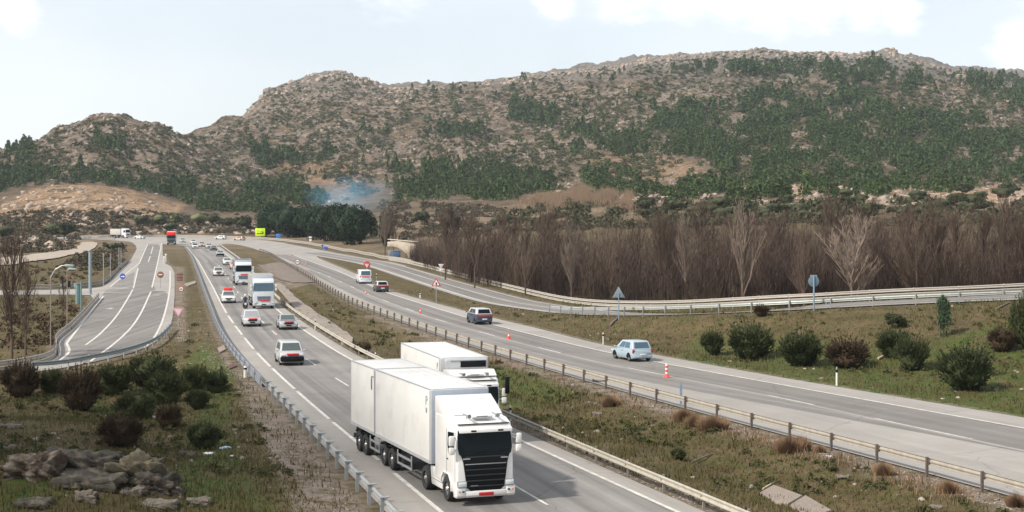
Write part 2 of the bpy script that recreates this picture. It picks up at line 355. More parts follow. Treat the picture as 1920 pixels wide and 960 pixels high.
# ---------------------------------------------------------------- ground sheet
def pmask(polys, X, Y, Z):
    a, b = PX(X, np.maximum(Y, 20), Z); m = np.zeros(X.shape, bool)
    for P in polys: m |= inpoly(a, b, P)
    return m.astype(float)
def blur(A, n=2):
    for _ in range(n):
        A = (A+np.roll(A, 1, 0)+np.roll(A, -1, 0)+np.roll(A, 1, 1)+np.roll(A, -1, 1))/5
    return A
GREEN = [[(1240, 690), (1300, 640), (1500, 640), (1700, 650), (2100, 560), (2100, 860), (1700, 760), (1400, 710)], [(920, 690), (1010, 690), (1080, 740), (1000, 770), (930, 760)],
         [(380, 640), (440, 700), (430, 800), (470, 900), (560, 1000), (360, 1000), (330, 880), (370, 760), (330, 700)], [(160, 745), (260, 780), (240, 800), (180, 790)],
         [(505, 290), (620, 272), (635, 297), (520, 312)], [(30, 880), (130, 900), (140, 940), (0, 960), (0, 900)]]
GRAVEL = [[(440, 690), (470, 700), (560, 800), (620, 870), (720, 980), (560, 980), (500, 840)], [(395, 600), (420, 640), (440, 690), (425, 690)],
          [(320, 500), (345, 500), (350, 640), (330, 640)], [(480, 500), (560, 500), (590, 530), (530, 545)]]
TAN = [[(0, 385), (60, 352), (120, 344), (230, 352), (350, 385), (330, 400), (200, 420), (90, 425), (0, 430)], [(1100, 300), (1160, 280), (1290, 300), (1350, 335), (1200, 340), (1120, 325)],
       [(480, 310), (660, 300), (700, 350), (560, 345)], [(1700, 342), (1920, 345), (1920, 385), (1750, 372)], [(1350, 345), (1720, 345), (1720, 360), (1400, 370)]]
dC = np.abs(GX-RCL(GY)+1.6)/1.6
mgr = np.clip(1-dC*.75, 0, 1)*(GY < 175)*(GY > 40)*(GX < RCL(GY)+1)
dB = np.clip(1-np.abs(GX-RE(GY)-1.0)/1.3, 0, 1)*.75*(GY < 200)
zg = blur(pmask(GREEN, GX, GY, GZ), 5); zgr = np.maximum(np.maximum(blur(pmask(GRAVEL, GX, GY, GZ), 5), mgr), dB); ztan = blur(pmask(TAN, GX, GY, GZ), 4)
fr_ = np.clip((GD < .9)*1.0, 0, 1)*(GY < 400)
zgr = np.maximum(zgr, fr_*.6)
sh = GZ.shape; nv = sh[0]*sh[1]; idx = np.arange(nv).reshape(sh)
q = np.stack([idx[:-1, :-1], idx[:-1, 1:], idx[1:, 1:], idx[1:, :-1]], -1).reshape(-1, 4)
MG = bpy.data.materials.new('ground_soil'); MG.use_nodes = True; n = MG.node_tree; b = n.nodes['Principled BSDF']
b.inputs['Roughness'].default_value = .95; b.inputs['Specular IOR Level'].default_value = .15
geo = N(n, 'ShaderNodeNewGeometry'); at = N(n, 'ShaderNodeAttribute', attribute_name='zone'); sp = N(n, 'ShaderNodeSeparateColor'); LK(n, at.outputs['Color'], sp.inputs[0])
def nz(scale, det=6, rough=.65, vec=None, dist=0):
    t = N(n, 'ShaderNodeTexNoise', ins={'Scale': scale, 'Detail': det, 'Roughness': rough, 'Distortion': dist}); LK(n, vec or geo.outputs['Position'], t.inputs['Vector']); return t.outputs[0]
def rg(v, a, b_, c=0., d=1.):
    t = N(n, 'ShaderNodeMapRange', ins={1: a, 2: b_, 3: c, 4: d}); LK(n, v, t.inputs[0]); return t.outputs[0]
def mix(f, a, c, bt='MIX'):
    t = N(n, 'ShaderNodeMixRGB', blend_type=bt)
    for i, v in ((0, f), (1, a), (2, c)):
        if isinstance(v, (tuple, float, int)): t.inputs[i].default_value = (*v, 1) if isinstance(v, tuple) else v
        else: LK(n, v, t.inputs[i])
    return t.outputs[0]
def ma(op, a, c):
    t = N(n, 'ShaderNodeMath', operation=op, use_clamp=True)
    for i, v in ((0, a), (1, c)):
        if isinstance(v, (float, int)): t.inputs[i].default_value = v
        else: LK(n, v, t.inputs[i])
    return t.outputs[0]
near1 = mix(rg(nz(.35), .38, .62), (.064, .048, .022), (.108, .080, .042))
near1 = mix(rg(nz(.9, 8, .75), .5, .62), near1, (.060, .064, .016))
near1 = mix(rg(nz(2.6, 8, .8), .56, .66), near1, (.19, .15, .11))
green = mix(rg(nz(1.6, 8, .75), .42, .6), (.034, .066, .012), (.085, .086, .026))
c1 = mix(ma('MULTIPLY', sp.outputs[0], rg(nz(.5, 8), .36, .52)), near1, green)
grav = mix(rg(nz(5., 8, .8), .35, .65), (.13, .098, .078), (.29, .24, .205))
c1 = mix(ma('MULTIPLY', sp.outputs[1], rg(nz(.8, 7), .38, .58)), c1, grav)
tan = mix(rg(nz(.06, 9, .75), .4, .6), (.40, .26, .16), (.22, .15, .09))
tan = mix(rg(nz(.25, 9, .8), .55, .66), tan, (.40, .34, .29))
# far mountain: granite slabs, dry scrub, green scrub; all broken up at several sizes
mp1 = N(n, 'ShaderNodeMapping', ins={'Scale': (1, .6, 2.2)}); LK(n, geo.outputs['Position'], mp1.inputs[0])
rock = mix(rg(nz(.12, 9, .8, mp1.outputs[0]), .35, .65), (.20, .165, .14), (.56, .43, .345))
dry = mix(rg(nz(.05, 8, .7), .4, .62), (.33, .225, .145), (.125, .10, .058))
mtn = mix(rg(nz(.035, 9, .78, mp1.outputs[0], .6), .44, .54), dry, rock)
mtn = mix(rg(nz(.14, 8, .8), .48, .58, 0, .95), mtn, (.042, .048, .022))
mtn = mix(rg(nz(.012, 6, .6), .52, .66, 0, .5), mtn, (.075, .07, .04))
sepp = N(n, 'ShaderNodeSeparateXYZ'); LK(n, geo.outputs['Position'], sepp.inputs[0])
# crags: bare grey rock where it is high
mtn = mix(ma('MULTIPLY', rg(sepp.outputs[2], 120, 165), rg(nz(.09, 8, .75, mp1.outputs[0]), .36, .5)), mtn, mix(rg(nz(.3, 8, .8), .35, .6), (.13, .12, .115), (.36, .33, .30)))
tan2 = mix(rg(nz(.12, 9, .8), .5, .6, 0, .8), tan, (.07, .06, .035))
far = mix(rg(sepp.outputs[1], 880, 1080), mix(rg(nz(.05, 8, .7), .42, .56), (.10, .075, .05), (.19, .14, .095)), mtn)
far = mix(sp.outputs[2], far, tan2)
colr = mix(rg(sepp.outputs[1], 330, 560), c1, far)
LK(n, colr, b.inputs['Base Color'])
hb = ma('ADD', rg(nz(7., 6, .8), 0, 1, 0, .5), rg(nz(1.5, 6, .7), 0, 1, 0, .5))
b1 = N(n, 'ShaderNodeBump', ins={'Strength': .8, 'Distance': .16}); LK(n, hb, b1.inputs['Height'])
b2 = N(n, 'ShaderNodeBump', ins={'Strength': 1.0}); LK(n, nz(.16, 9, .8, mp1.outputs[0]), b2.inputs['Height']); LK(n, b1.outputs[0], b2.inputs['Normal'])
LK(n, rg(sepp.outputs[1], 500, 1200, .05, 9.0), b2.inputs['Distance'])
LK(n, b2.outputs[0], b.inputs['Normal'])
ground = npmesh('ground', np.stack([GX, GY, GZ], -1).reshape(-1, 3), q, MG, smooth=True)
ca = ground.data.attributes.new('zone', 'FLOAT_COLOR', 'POINT')
ca.data.foreach_set('color', np.stack([zg, zgr, ztan, np.ones(sh)], -1).reshape(-1).astype(np.float32))
tag(ground, kind='structure')
# ---------------------------------------------------------------- roads
def asphalt(name, c, c2, track=.12):
    m = bpy.data.materials.new(name); m.use_nodes = True; n = m.node_tree; b = n.nodes['Principled BSDF']
    b.inputs['Roughness'].default_value = .85; b.inputs['Specular IOR Level'].default_value = .3
    g = N(n, 'ShaderNodeNewGeometry'); uv = N(n, 'ShaderNodeUVMap')
    a = N(n, 'ShaderNodeTexNoise', ins={'Scale': .22, 'Detail': 7.0, 'Roughness': .7}); LK(n, g.outputs['Position'], a.inputs['Vector'])
    f = N(n, 'ShaderNodeTexNoise', ins={'Scale': 9.0, 'Detail': 6.0, 'Roughness': .8}); LK(n, g.outputs['Position'], f.inputs['Vector'])
    mp = N(n, 'ShaderNodeMapping', ins={'Scale': (1.1, .012, 1)}); LK(n, uv.outputs[0], mp.inputs[0])
    t = N(n, 'ShaderNodeTexNoise', ins={'Scale': 1.0, 'Detail': 4.0, 'Roughness': .55}); LK(n, mp.outputs[0], t.inputs['Vector'])
    m1 = N(n, 'ShaderNodeMapRange', ins={1: .35, 2: .65}); LK(n, a.outputs[0], m1.inputs[0])
    mx = N(n, 'ShaderNodeMixRGB'); mx.inputs[1].default_value = (*c, 1); mx.inputs[2].default_value = (*c2, 1); LK(n, m1.outputs[0], mx.inputs[0])
    cur = mx.outputs[0]
    for src, lo, hi, dv in ((t, .3, .7, track), (f, .3, .7, .10)):
        r = N(n, 'ShaderNodeMapRange', ins={1: lo, 2: hi, 3: 1-dv, 4: 1+dv}); LK(n, src.outputs[0], r.inputs[0])
        q_ = N(n, 'ShaderNodeMixRGB', blend_type='MULTIPLY', ins={0: 1.}); LK(n, cur, q_.inputs[1]); LK(n, r.outputs[0], q_.inputs[2]); cur = q_.outputs[0]
    # resurfaced patches and sealed cracks
    mp2 = N(n, 'ShaderNodeMapping', ins={'Scale': (.27, .035, 1)}); LK(n, uv.outputs[0], mp2.inputs[0])
    vo = N(n, 'ShaderNodeTexVoronoi', distance='CHEBYCHEV', ins={'Scale': 1.0}); LK(n, mp2.outputs[0], vo.inputs['Vector'])
    sc_ = N(n, 'ShaderNodeSeparateColor'); LK(n, vo.outputs['Color'], sc_.inputs[0]); r = N(n, 'ShaderNodeMapRange', ins={1: 0, 2: 1, 3: .92, 4: 1.06}); LK(n, sc_.outputs[0], r.inputs[0])
    q_ = N(n, 'ShaderNodeMixRGB', blend_type='MULTIPLY', ins={0: 1.}); LK(n, cur, q_.inputs[1]); LK(n, r.outputs[0], q_.inputs[2]); cur = q_.outputs[0]
    dn_ = N(n, 'ShaderNodeTexNoise', ins={'Scale': .8, 'Detail': 5.0}); LK(n, g.outputs['Position'], dn_.inputs['Vector'])
    dm = N(n, 'ShaderNodeMixRGB', blend_type='ADD', ins={0: 1.2}); LK(n, g.outputs['Position'], dm.inputs[1]); LK(n, dn_.outputs['Color'], dm.inputs[2])
    vc = N(n, 'ShaderNodeTexVoronoi', feature='DISTANCE_TO_EDGE', ins={'Scale': .09}); LK(n, dm.outputs[0], vc.inputs['Vector'])
    r = N(n, 'ShaderNodeMapRange', ins={1: .0, 2: .006, 3: .72, 4: 1.0}); LK(n, vc.outputs['Distance'], r.inputs[0])
    q_ = N(n, 'ShaderNodeMixRGB', blend_type='MULTIPLY', ins={0: 1.}); LK(n, cur, q_.inputs[1]); LK(n, r.outputs[0], q_.inputs[2]); cur = q_.outputs[0]
    LK(n, cur, b.inputs['Base Color'])
    bp = N(n, 'ShaderNodeBump', ins={'Strength': .4, 'Distance': .02}); LK(n, f.outputs[0], bp.inputs['Height']); LK(n, bp.outputs[0], b.inputs['Normal'])
    return m
A_PALE = asphalt('asphalt_shoulder', (.25, .233, .215), (.295, .275, .252), .06)
A_LANE = asphalt('asphalt_lane', (.165, .155, .146), (.205, .192, .18), .34)
A_DARK = asphalt('asphalt_slow_lane', (.155, .142, .133), (.185, .172, .16), .28)
PAINT = mat('road_paint', (.50, .48, .44), .7, var=.35, vscale=1.6)
DIRT = mat('dirt_track', (.30, .25, .20), .95, var=.2, vscale=.4)
def ribbon(name, L, Rr, z, m, kind='structure'):
    """strip between two equally long polylines"""
    k = len(L); L = np.asarray(L, float); Rr = np.asarray(Rr, float)
    zl = L[:, 2] if L.shape[1] > 2 else np.zeros(k); zr = Rr[:, 2] if Rr.shape[1] > 2 else np.zeros(k)
    w_ = np.linalg.norm(L[:, :2]-Rr[:, :2], axis=1); mseg = max(1, int(w_.max()/3.5))
    V = []; U = []
    dl = np.r_[0, np.cumsum(np.linalg.norm(np.diff(L[:, :2], axis=0), axis=1))]
    for j in range(mseg+1):
        t = j/mseg; P = L[:, :2]*(1-t)+Rr[:, :2]*t
        V.append(np.c_[P, zl*(1-t)+zr*t+z]); U.append(np.c_[w_*t, dl])
    V = np.array(V).reshape(-1, 3); U = np.array(U).reshape(-1, 2)
    i = np.arange(k-1); Fq = np.concatenate([np.stack([j*k+i, (j+1)*k+i, (j+1)*k+i+1, j*k+i+1], 1) for j in range(mseg)])
    # make faces look up
    a = V[Fq[0, 1]]-V[Fq[0, 0]]; c = V[Fq[0, 3]]-V[Fq[0, 0]]
    if a[0]*c[1]-a[1]*c[0] < 0: Fq = Fq[:, ::-1]
    o = npmesh(name, V, Fq, m)
    uvl = o.data.uv_layers.new(name='UVMap'); uvl.data.foreach_set('uv', U[Fq.ravel()].astype(np.float32).ravel())
    return tag(o, kind=kind) if kind else o
def flatpoly(name, P, z, m):
    from mathutils.geometry import tessellate_polygon
    P = [Vector((p[0], p[1], 0)) for p in P]
    tr = tessellate_polygon([P]); V = [(p[0], p[1], z) for p in P]
    Fq = []
    for t in tr:
        a, b_, c = [P[i] for i in t]
        Fq.append(t if (b_-a).cross(c-a).z > 0 else t[::-1])
    o = npmesh(name, V, np.array(Fq), m)
    uvl = o.data.uv_layers.new(name='UVMap'); uvl.data.foreach_set('uv', np.array([(P[i].x, P[i].y) for f_ in Fq for i in f_], np.float32).ravel())
    return tag(o, kind='structure')
Yc = np.arange(44, 470, 3.0); Yd = np.arange(44, 392, 3.0)
S3 = lambda fn, Y, dx=0: np.stack([fn(Y)+dx, Y], 1)
apron = flatpoly('far_road', apronP, -.008, A_PALE)
ribbon('motorway_carriageway', S3(LE, Yc), S3(RE, Yc), 0.0, A_PALE)
ribbon('motorway_lanes', S3(LLn, Yc, .1), S3(RL, Yc, -.1), 0.004, A_LANE)
ribbon('opposite_carriageway', S3(RCL, Yd, -.3), S3(RCR, Yd), 0.0, A_PALE)
Ye = np.arange(44, 392, 3.0)
ribbon('opposite_lanes', S3(RCmid, Ye, .1), S3(RCline, Ye, -.1), 0.004, A_DARK)
def mid_inner(Y): return RCL(Y)+(RCmid(Y)-RCL(Y))*(.42+.54*(1-sstep(72, 120, Y)))
Yg = np.arange(72, 300, 3.0)
ribbon('opposite_inner_lane', np.stack([mid_inner(Yg), Yg], 1), S3(RCmid, Yg, -.3), 0.004, A_LANE)
def marks(name, segs, w_=.16, z=.014):
    mb = MB()
    for si, P in enumerate(segs):
        P = np.asarray(P, float); zz = (P[:, 2] if P.shape[1] > 2 else np.zeros(len(P)))+.003*(si % 5)
        a = offset(P, w_/2); c = offset(P, -w_/2); k = len(P)
        mb.add([(a[i][0], a[i][1], zz[i]+z) for i in range(k)]+[(c[i][0], c[i][1], zz[i]+z) for i in range(k)], [(i, i+1, k+i+1, k+i) for i in range(k-1)])
    o = mb.build(name, PAINT); return tag(o, kind='structure')
def dashes(fn, y0, y1, on, off):
    r = []; y = y0
    while y < y1: r.append(S3(fn, np.linspace(y, min(y+on, y1), 5))); y += on+off
    return r
segs = [S3(LLn, np.arange(y, y+13.2, 2.2)) for y in np.arange(46, 163.5, 14.6)]+[S3(LLn, np.arange(178, 465, 3.))]
segs += [S3(RL, np.arange(44, 465, 3.))]
mid = lambda y: LLn(y)*.5+RL(y)*.5
marks('motorway_edge_marking', segs, .2)
marks('motorway_lane_marking', dashes(mid, 50, 330, 5, 9), .13)
marks('opposite_edge_marking', [S3(RCline, np.arange(44, 385, 3.))], .2)
marks('opposite_lane_marking', dashes(RCmid, 50, 96, 8, 8)+dashes(RCmid, 96, 300, 5, 12), .16)
# slip road on its rising bank
a = resample(SRn2, 2.0); k = len(a); 
def rs(P, k):
    P = np.asarray(P); d = np.r_[0, np.cumsum(np.linalg.norm(np.diff(P[:, :2], axis=0), axis=1))]; t = np.linspace(0, d[-1], k)
    return np.stack([np.interp(t, d, P[:, i]) for i in range(P.shape[1])], 1)
ribbon('slip_road', a, rs(SRf, k), .02, A_DARK)
sA = rs(offset(SRn, -.2), k); sC = rs(offset(SRn, -6.1), k)
ribbon('slip_road_shoulder', rs(offset(SRn, .7), k), rs(offset(SRn, -.5), k), .026, A_PALE)
marks('slip_road_marking', [sA, sC, rs(offset(SRn, -3.2), k)], .2, .034)
# ramp on the left with its junction
flatpoly('ramp_road', rampP, .0, A_PALE)
dk = pxpoly([(277, 458), (261, 494), (258, 503), (250, 541), (200, 541), (190, 556), (160, 598), (125, 644), (133, 661), (110, 680), (169, 679), (240, 664), (272, 652), (294, 628), (309, 591), (318, 546), (284, 546), (294, 500), (303, 458)], 1)
flatpoly('ramp_lanes', dk, .005, A_DARK)
tri = pxpoly([(252, 510), (225, 525), (207, 538), (248, 539)], 0)
flatpoly('ramp_hatched_area', tri, .009, A_LANE)
def pl(*p): return chaikin([G(*q)[:2] for q in p], 2)
marks('ramp_marking', [pl((194, 555), (160, 598), (125, 644)), pl((125, 644), (133, 661), (105, 680)), pl((277, 458), (261, 494)), pl((259, 503), (250, 541)), pl((249, 543), (242, 556), (219, 594), (187, 628), (161, 647)),
     pl((303, 456), (294, 500), (285, 539)), pl((283, 547), (259, 600), (225, 637), (169, 678)), pl((319, 508), (319, 544), (309, 591), (294, 628), (272, 652)),
     pl((261, 494), (228, 520), (207, 538))], .2)
marks('ramp_stop_line', [pl((206, 541), (226, 541), (247, 541)), pl((187, 548), (215, 549), (242, 550)), pl((287, 545), (300, 545.5), (314, 546))], .3)
marks('ramp_centre_marking', [pl((287, 462), (283, 476)), pl((282, 480), (278, 491)), pl((226, 541), (236, 539.5))], .2)
marks('ramp_arrow', [pl((197, 579), (210, 579)), pl((288, 553), (300, 553.5)), pl((203, 579), (211, 577.5))], .45)
# tracks of bare earth
def drape(name, P, m, lift=.06):
    P = chaikin(np.vstack([P, P[:1]]), 1)[:-1]; bm = bmesh.new()
    vs = [bm.verts.new((p[0], p[1], 0)) for p in P]; bm.faces.new(vs)
    bmesh.ops.triangulate(bm, faces=bm.faces)
    for _ in range(3): bmesh.ops.subdivide_edges(bm, edges=[e for e in bm.edges if e.calc_length() > 1.5], cuts=1, use_grid_fill=False); bmesh.ops.triangulate(bm, faces=[f for f in bm.faces if len(f.verts) > 3])
    X = np.array([v.co.x for v in bm.verts]); Y = np.array([v.co.y for v in bm.verts]); Z = gz(X, Y)+lift
    for v, z in zip(bm.verts, Z): v.co.z = z
    bmesh.ops.recalc_face_normals(bm, faces=bm.faces)
    me = bpy.data.meshes.new(name); bm.to_mesh(me); bm.free(); me.materials.append(m); o = bpy.data.objects.new(name, me); COL.objects.link(o)
    return tag(o, kind='structure')
def hp(pts): return hit([p[0] for p in pts], [p[1] for p in pts])[:, :2]
drape('dirt_track', hp([(-60, 492), (0, 487), (60, 479), (120, 471), (152, 462), (148, 455), (182, 454), (183, 463), (160, 475), (120, 483), (60, 491), (0, 500), (-60, 506)]), DIRT, .25)
drape('concrete_ditch', hp([(512, 533), (528, 531), (550, 556), (585, 582), (622, 606), (662, 632), (660, 646), (640, 640), (600, 618), (560, 588), (535, 560)]), mat('ditch_concrete', (.21, .175, .145), .9, var=.25, vscale=.8), .12)
drape('embankment_gravel', hp([(482, 497), (540, 492), (580, 510), (600, 528), (560, 534), (515, 522)]), mat('crushed_stone', (.15, .12, .098), .95, var=.4, vscale=1.5, bump=.1, bscale=5), .10)
# ---------------------------------------------------------------- foliage builders
def cards(C, size, asp=2.2, up=.0, g=None):
    """one small tapered leaf blade (two triangles' worth of quad) at every centre"""
    n_ = len(C); g = g or rng
    d = g.normal(size=(n_, 3)); d[:, 2] += up; d /= np.linalg.norm(d, axis=1)[:, None]
    e = np.cross(d, g.normal(size=(n_, 3))); e /= np.linalg.norm(e, axis=1)[:, None]
    L = size*(.6+.8*g.random(n_))[:, None]; W = L/asp
    V = np.stack([C-d*L*.5, C+e*W*.5, C+d*L*.5, C-e*W*.5], 1).reshape(-1, 3)
    return V, np.arange(n_*4).reshape(-1, 4)
def ico(sub=1):
    bm = bmesh.new(); bmesh.ops.create_icosphere(bm, subdivisions=sub, radius=1)
    V = np.array([v.co for v in bm.verts]); Fc = np.array([[v.index for v in f.verts] for f in bm.faces]); bm.free(); return V, Fc
IC1, IF1 = ico(1); IC2, IF2 = ico(2); IC3, IF3 = ico(3)
def merge(parts):
    V = []; Fd = {}; o = 0
    for v, f in parts:
        V.append(v); Fd.setdefault(f.shape[1], []).append(f+o); o += len(v)
    return np.concatenate(V), [np.concatenate(a) for a in Fd.values()]
def lump(sub, amp, sd, sc=(1, 1, 1)):
    V, Fc = (IC1, IF1) if sub == 1 else ((IC2, IF2) if sub == 2 else (IC3, IF3))
    r = 1+amp*fbm(V[:, 0]*1.7+sd*3.1+V[:, 2]*.9, V[:, 1]*1.7+V[:, 2]*1.3-sd, 3, sd)*2
    return V*r[:, None]*np.array(sc), Fc
# leaf colours
L_BROOM = leafmat('broom_leaf', (.020, .030, .010), (.060, .066, .024))
L_BROWN = leafmat('broom_leaf_dry', (.030, .020, .011), (.062, .040, .022))
L_OAK = leafmat('oak_leaf', (.022, .032, .015), (.055, .062, .028))
L_PINE = leafmat('pine_needle', (.018, .038, .020), (.048, .078, .038))
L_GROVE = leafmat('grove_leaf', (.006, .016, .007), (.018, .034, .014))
L_LIGHT = leafmat('scrub_leaf_light', (.085, .10, .045), (.14, .15, .075))
L_DRY = leafmat('dry_grass_blade', (.13, .075, .042), (.30, .20, .12))
L_GRASS = leafmat('grass_blade', (.040, .048, .013), (.115, .088, .036))
BARK = mat('bark', (.12, .09, .07), .9, var=.3, vscale=4, bump=.02)
TWIG = leafmat('bare_twig', (.060, .042, .033), (.125, .088, .066))
TWIGP = leafmat('bare_twig_pale', (.13, .098, .078), (.225, .175, .14))
# --- far woods and scrub on the mountain: masses nobody could count
def scatter(polys, n_, noise_sc=None, thr=.5, sd=1, edge=25):
    """points on the terrain whose picture lies in the outlines, thinned by patchy noise"""
    P = []
    A = [abs(np.sum(np.array(p)[:, 0]*np.roll(np.array(p)[:, 1], -1)-np.roll(np.array(p)[:, 0], -1)*np.array(p)[:, 1]))/2 for p in polys]
    for p, a_ in zip(polys, A):
        p = np.array(p, float); k = int(n_*a_/sum(A)*2.2); 
        x = rng.uniform(p[:, 0].min(), p[:, 0].max(), k*2); y = rng.uniform(p[:, 1].min(), p[:, 1].max(), k*2)
        xj = x+(vnoise(x/40, y/20, sd)-.5)*edge*2+rng.normal(0, 5, len(x)); yj = y+(vnoise(x/30, y/15, sd+5)-.5)*edge
        m = inpoly(xj, yj, p)
        if noise_sc: m &= fbm(x/noise_sc, y/noise_sc*1.8, 4, sd+9)*.5+.5 > thr
        x, y = x[m], y[m]; P.append(np.stack([x, y], 1)[:int(n_*a_/sum(A))])
    P = np.concatenate(P); r = hit(P[:, 0], P[:, 1]); return r[~np.isnan(r[:, 0])]
def mass(name, pts, protos, size, mt, label=None, cat=None, sink=.1, jit=.35, smooth=False):
    k = rng.integers(0, len(protos), len(pts)); parts = []
    for j, (V, Fc) in enumerate(protos):
        q_ = pts[k == j]; m_ = len(q_)
        if not m_: continue
        a_ = rng.uniform(0, 6.283, m_); s_ = (np.broadcast_to(size, m_) if np.ndim(size) == 0 else size[k == j])*(1+rng.normal(0, jit, m_).clip(-.6, .9)); hs = s_*rng.uniform(.8, 1.25, m_)
        X = V[None, :, 0]*np.cos(a_)[:, None]-V[None, :, 1]*np.sin(a_)[:, None]; Y = V[None, :, 0]*np.sin(a_)[:, None]+V[None, :, 1]*np.cos(a_)[:, None]
        W = np.stack([X*s_[:, None]+q_[:, 0:1], Y*s_[:, None]+q_[:, 1:2], V[None, :, 2]*hs[:, None]+q_[:, 2:3]-sink*s_[:, None]], -1).reshape(-1, 3)
        fs = (Fc[None]+(np.arange(m_)*len(V))[:, None, None]).reshape(-1, Fc.shape[1]); parts.append((W, fs))
    V, Fs = merge(parts); o = npmesh(name, V, Fs, mt, smooth=smooth)
    return tag(o, label, cat, kind='stuff')
def pine_proto(sd):
    """unit-height pine: ragged tiers of a tapering crown over a short trunk"""
    ps = []
    for i, (z, r, h) in enumerate([(.30, .26, .17), (.48, .25, .17), (.66, .20, .16), (.84, .12, .15)]):
        V, Fc = lump(1, .35, sd*5+i, (r, r, h)); V = V+np.array([random.uniform(-.05, .05), random.uniform(-.05, .05), z]); ps.append((V, Fc))
    V, Fc = merge(ps); return V, Fc[0]
def bush_proto(sd):
    ps = []
    for i in range(3):
        V, Fc = lump(1, .35, sd*5+i, (.42, .42, .34)); ps.append((V+np.array([random.uniform(-.3, .3), random.uniform(-.3, .3), .3+random.uniform(-.05, .1)]), Fc))
    V, Fc = merge(ps); return V, Fc[0]
def pine_proto(sd, n_=70):
    """unit-height pine: needle sprays through a tapering ragged crown, round a dark heart"""
    g = np.random.default_rng(sd+300); z = g.random(n_)**.8; r = (.30*(1-z)**.7+.03)*g.uniform(.5, 1.1, n_); a_ = g.uniform(0, 6.283, n_)
    V, Fc = cards(np.stack([r*np.cos(a_), r*np.sin(a_), .18+z*.8], 1), .20, 1.5, -.1, g)
    V2, F2 = lump(1, .35, sd*5, (.17, .17, .38)); F2q = np.c_[F2, F2[:, 2]]; V3 = MB().tube([(0, 0, -.05), (0, 0, .3)], [.03, .02], 4, cap=False)
    Vt = np.array([tuple(v) for v in V3.v]); Ft = np.array(V3.f)
    return np.concatenate([V, Vt]), np.concatenate([Fc, Ft+len(V)])
def bush_proto(sd, n_=46):
    g = np.random.default_rng(sd+500); q_ = g.normal(size=(n_, 3)); q_ /= np.linalg.norm(q_, axis=1)[:, None]; q_[:, 2] = np.abs(q_[:, 2]); k = g.integers(0, 3, n_); o_ = g.uniform(-.28, .28, (3, 3))*[1, 1, .2]
    return cards(q_*g.uniform(.25, .5, (n_, 1))*[1, 1, .95]+o_[k]+[0, 0, .08], .27, 1.5, .3, g)
def rock_proto(sd):
    V, Fc = lump(2 if sd % 2 else 1, .5, sd+70, (.6, .5, .4)); V = np.round(V*3.2)/3.2*.55+V*.45; return V, Fc
PINES = [pine_proto(i) for i in range(6)]; BUSH = [bush_proto(i) for i in range(5)]; ROCKS = [rock_proto(i) for i in range(6)]
def islandmat(name, c1, c2, rough=.9):
    return leafmat(name, c1, c2, rough)
FW = islandmat('far_pine', (.016, .038, .014), (.11, .145, .05)); FS = islandmat('far_scrub', (.036, .048, .022), (.10, .10, .05)); FR = islandmat('granite_block', (.15, .12, .10), (.44, .35, .28))
wood = scatter([[(1215, 270), (1290, 200), (1400, 225), (1480, 175), (1600, 172), (1700, 215), (1800, 235), (2040, 265), (2040, 345), (1700, 345), (1500, 345), (1380, 330), (1290, 300)]], 6600, 34, .46, 3, 60)
wood2 = scatter([[(725, 318), (820, 305), (900, 312), (990, 340), (1130, 318), (1180, 335), (1250, 350), (1500, 345), (1900, 345), (1900, 352), (1500, 372), (1100, 372), (740, 378)]], 2000, 34, .42, 5, 22)
wood3 = scatter([[(-40, 300), (30, 320), (180, 328), (330, 345), (560, 352), (620, 372), (560, 395), (470, 400), (390, 400), (330, 378), (210, 348), (100, 340), (0, 355), (-40, 360)]], 1900, 40, .40, 7, 18)
wood4 = scatter([[(0, 285), (45, 262), (75, 285), (60, 310), (0, 310)], [(505, 305), (560, 282), (630, 285), (625, 298), (520, 312)], [(170, 262), (235, 258), (250, 285), (185, 285)], [(955, 190), (1050, 205), (1040, 250), (970, 235)], [(1050, 240), (1220, 250), (1210, 300), (1080, 290)], [(820, 240), (900, 235), (900, 262), (830, 262)], [(470, 270), (520, 280), (520, 320), (470, 315)], [(1790, 140), (1930, 145), (1990, 220), (1860, 195)], [(1250, 132), (1400, 120), (1640, 122), (1760, 155), (1700, 170), (1400, 138)]], 1900, 30, .40, 11, 14)
szw = lambda q: np.interp(q[:, 1], [700, 1150, 1350, 1900], [3.8, 4.6, 6.6, 6.8])
wood5 = scatter([[(800, 160), (1200, 130), (1640, 120), (2000, 170), (2040, 350), (1100, 350), (700, 370), (400, 380), (420, 300), (700, 240)]], 700, 25, .54, 41, 10)
wd = np.concatenate([wood, wood2, wood3, wood4, wood5]); wd = wd[wd[:, 1] > 560]
mass('mountain_pine_wood', wd, PINES, szw(wd), FW, 'pine wood spread over the mountain slope', 'forest')
ALLM = [[(-40, 290), (60, 262), (200, 225), (290, 232), (375, 262), (450, 225), (500, 170), (620, 138), (730, 168), (1000, 145), (1400, 98), (1700, 105), (1800, 138), (2040, 150), (2040, 350), (1400, 350), (700, 375), (400, 390), (200, 345), (-40, 350)]]
scr = scatter(ALLM, 16000, 45, .37, 13, 5)
mass('mountain_scrub', scr, BUSH, 2.6, FS, 'dark scrub dotted over the dry mountainside', 'scrub', jit=.5)
rk = scatter(ALLM, 5500, 38, .50, 17, 5)
mass('mountain_boulders', rk, ROCKS, np.interp(rk[:, 1], [900, 1300, 1800], [1.1, 1.5, 2.4]), FR, 'pale granite boulders strewn over the mountainside', 'boulders', sink=.12, jit=.6)
rim = []
rx = np.array([0, 60, 100, 150, 200, 250, 290, 330, 375, 420, 450, 480, 500, 545, 600, 640, 690, 730, 800, 870, 950, 1000, 1100, 1220, 1400, 1500, 1600, 1667, 1690, 1740, 1790, 1840, 1920])
for i in range(1500):
    a_ = random.uniform(0, 1920); Y_ = (1200 if a_ < 360 else 1800)+random.uniform(-70, 20); rim.append((a_, Y_))
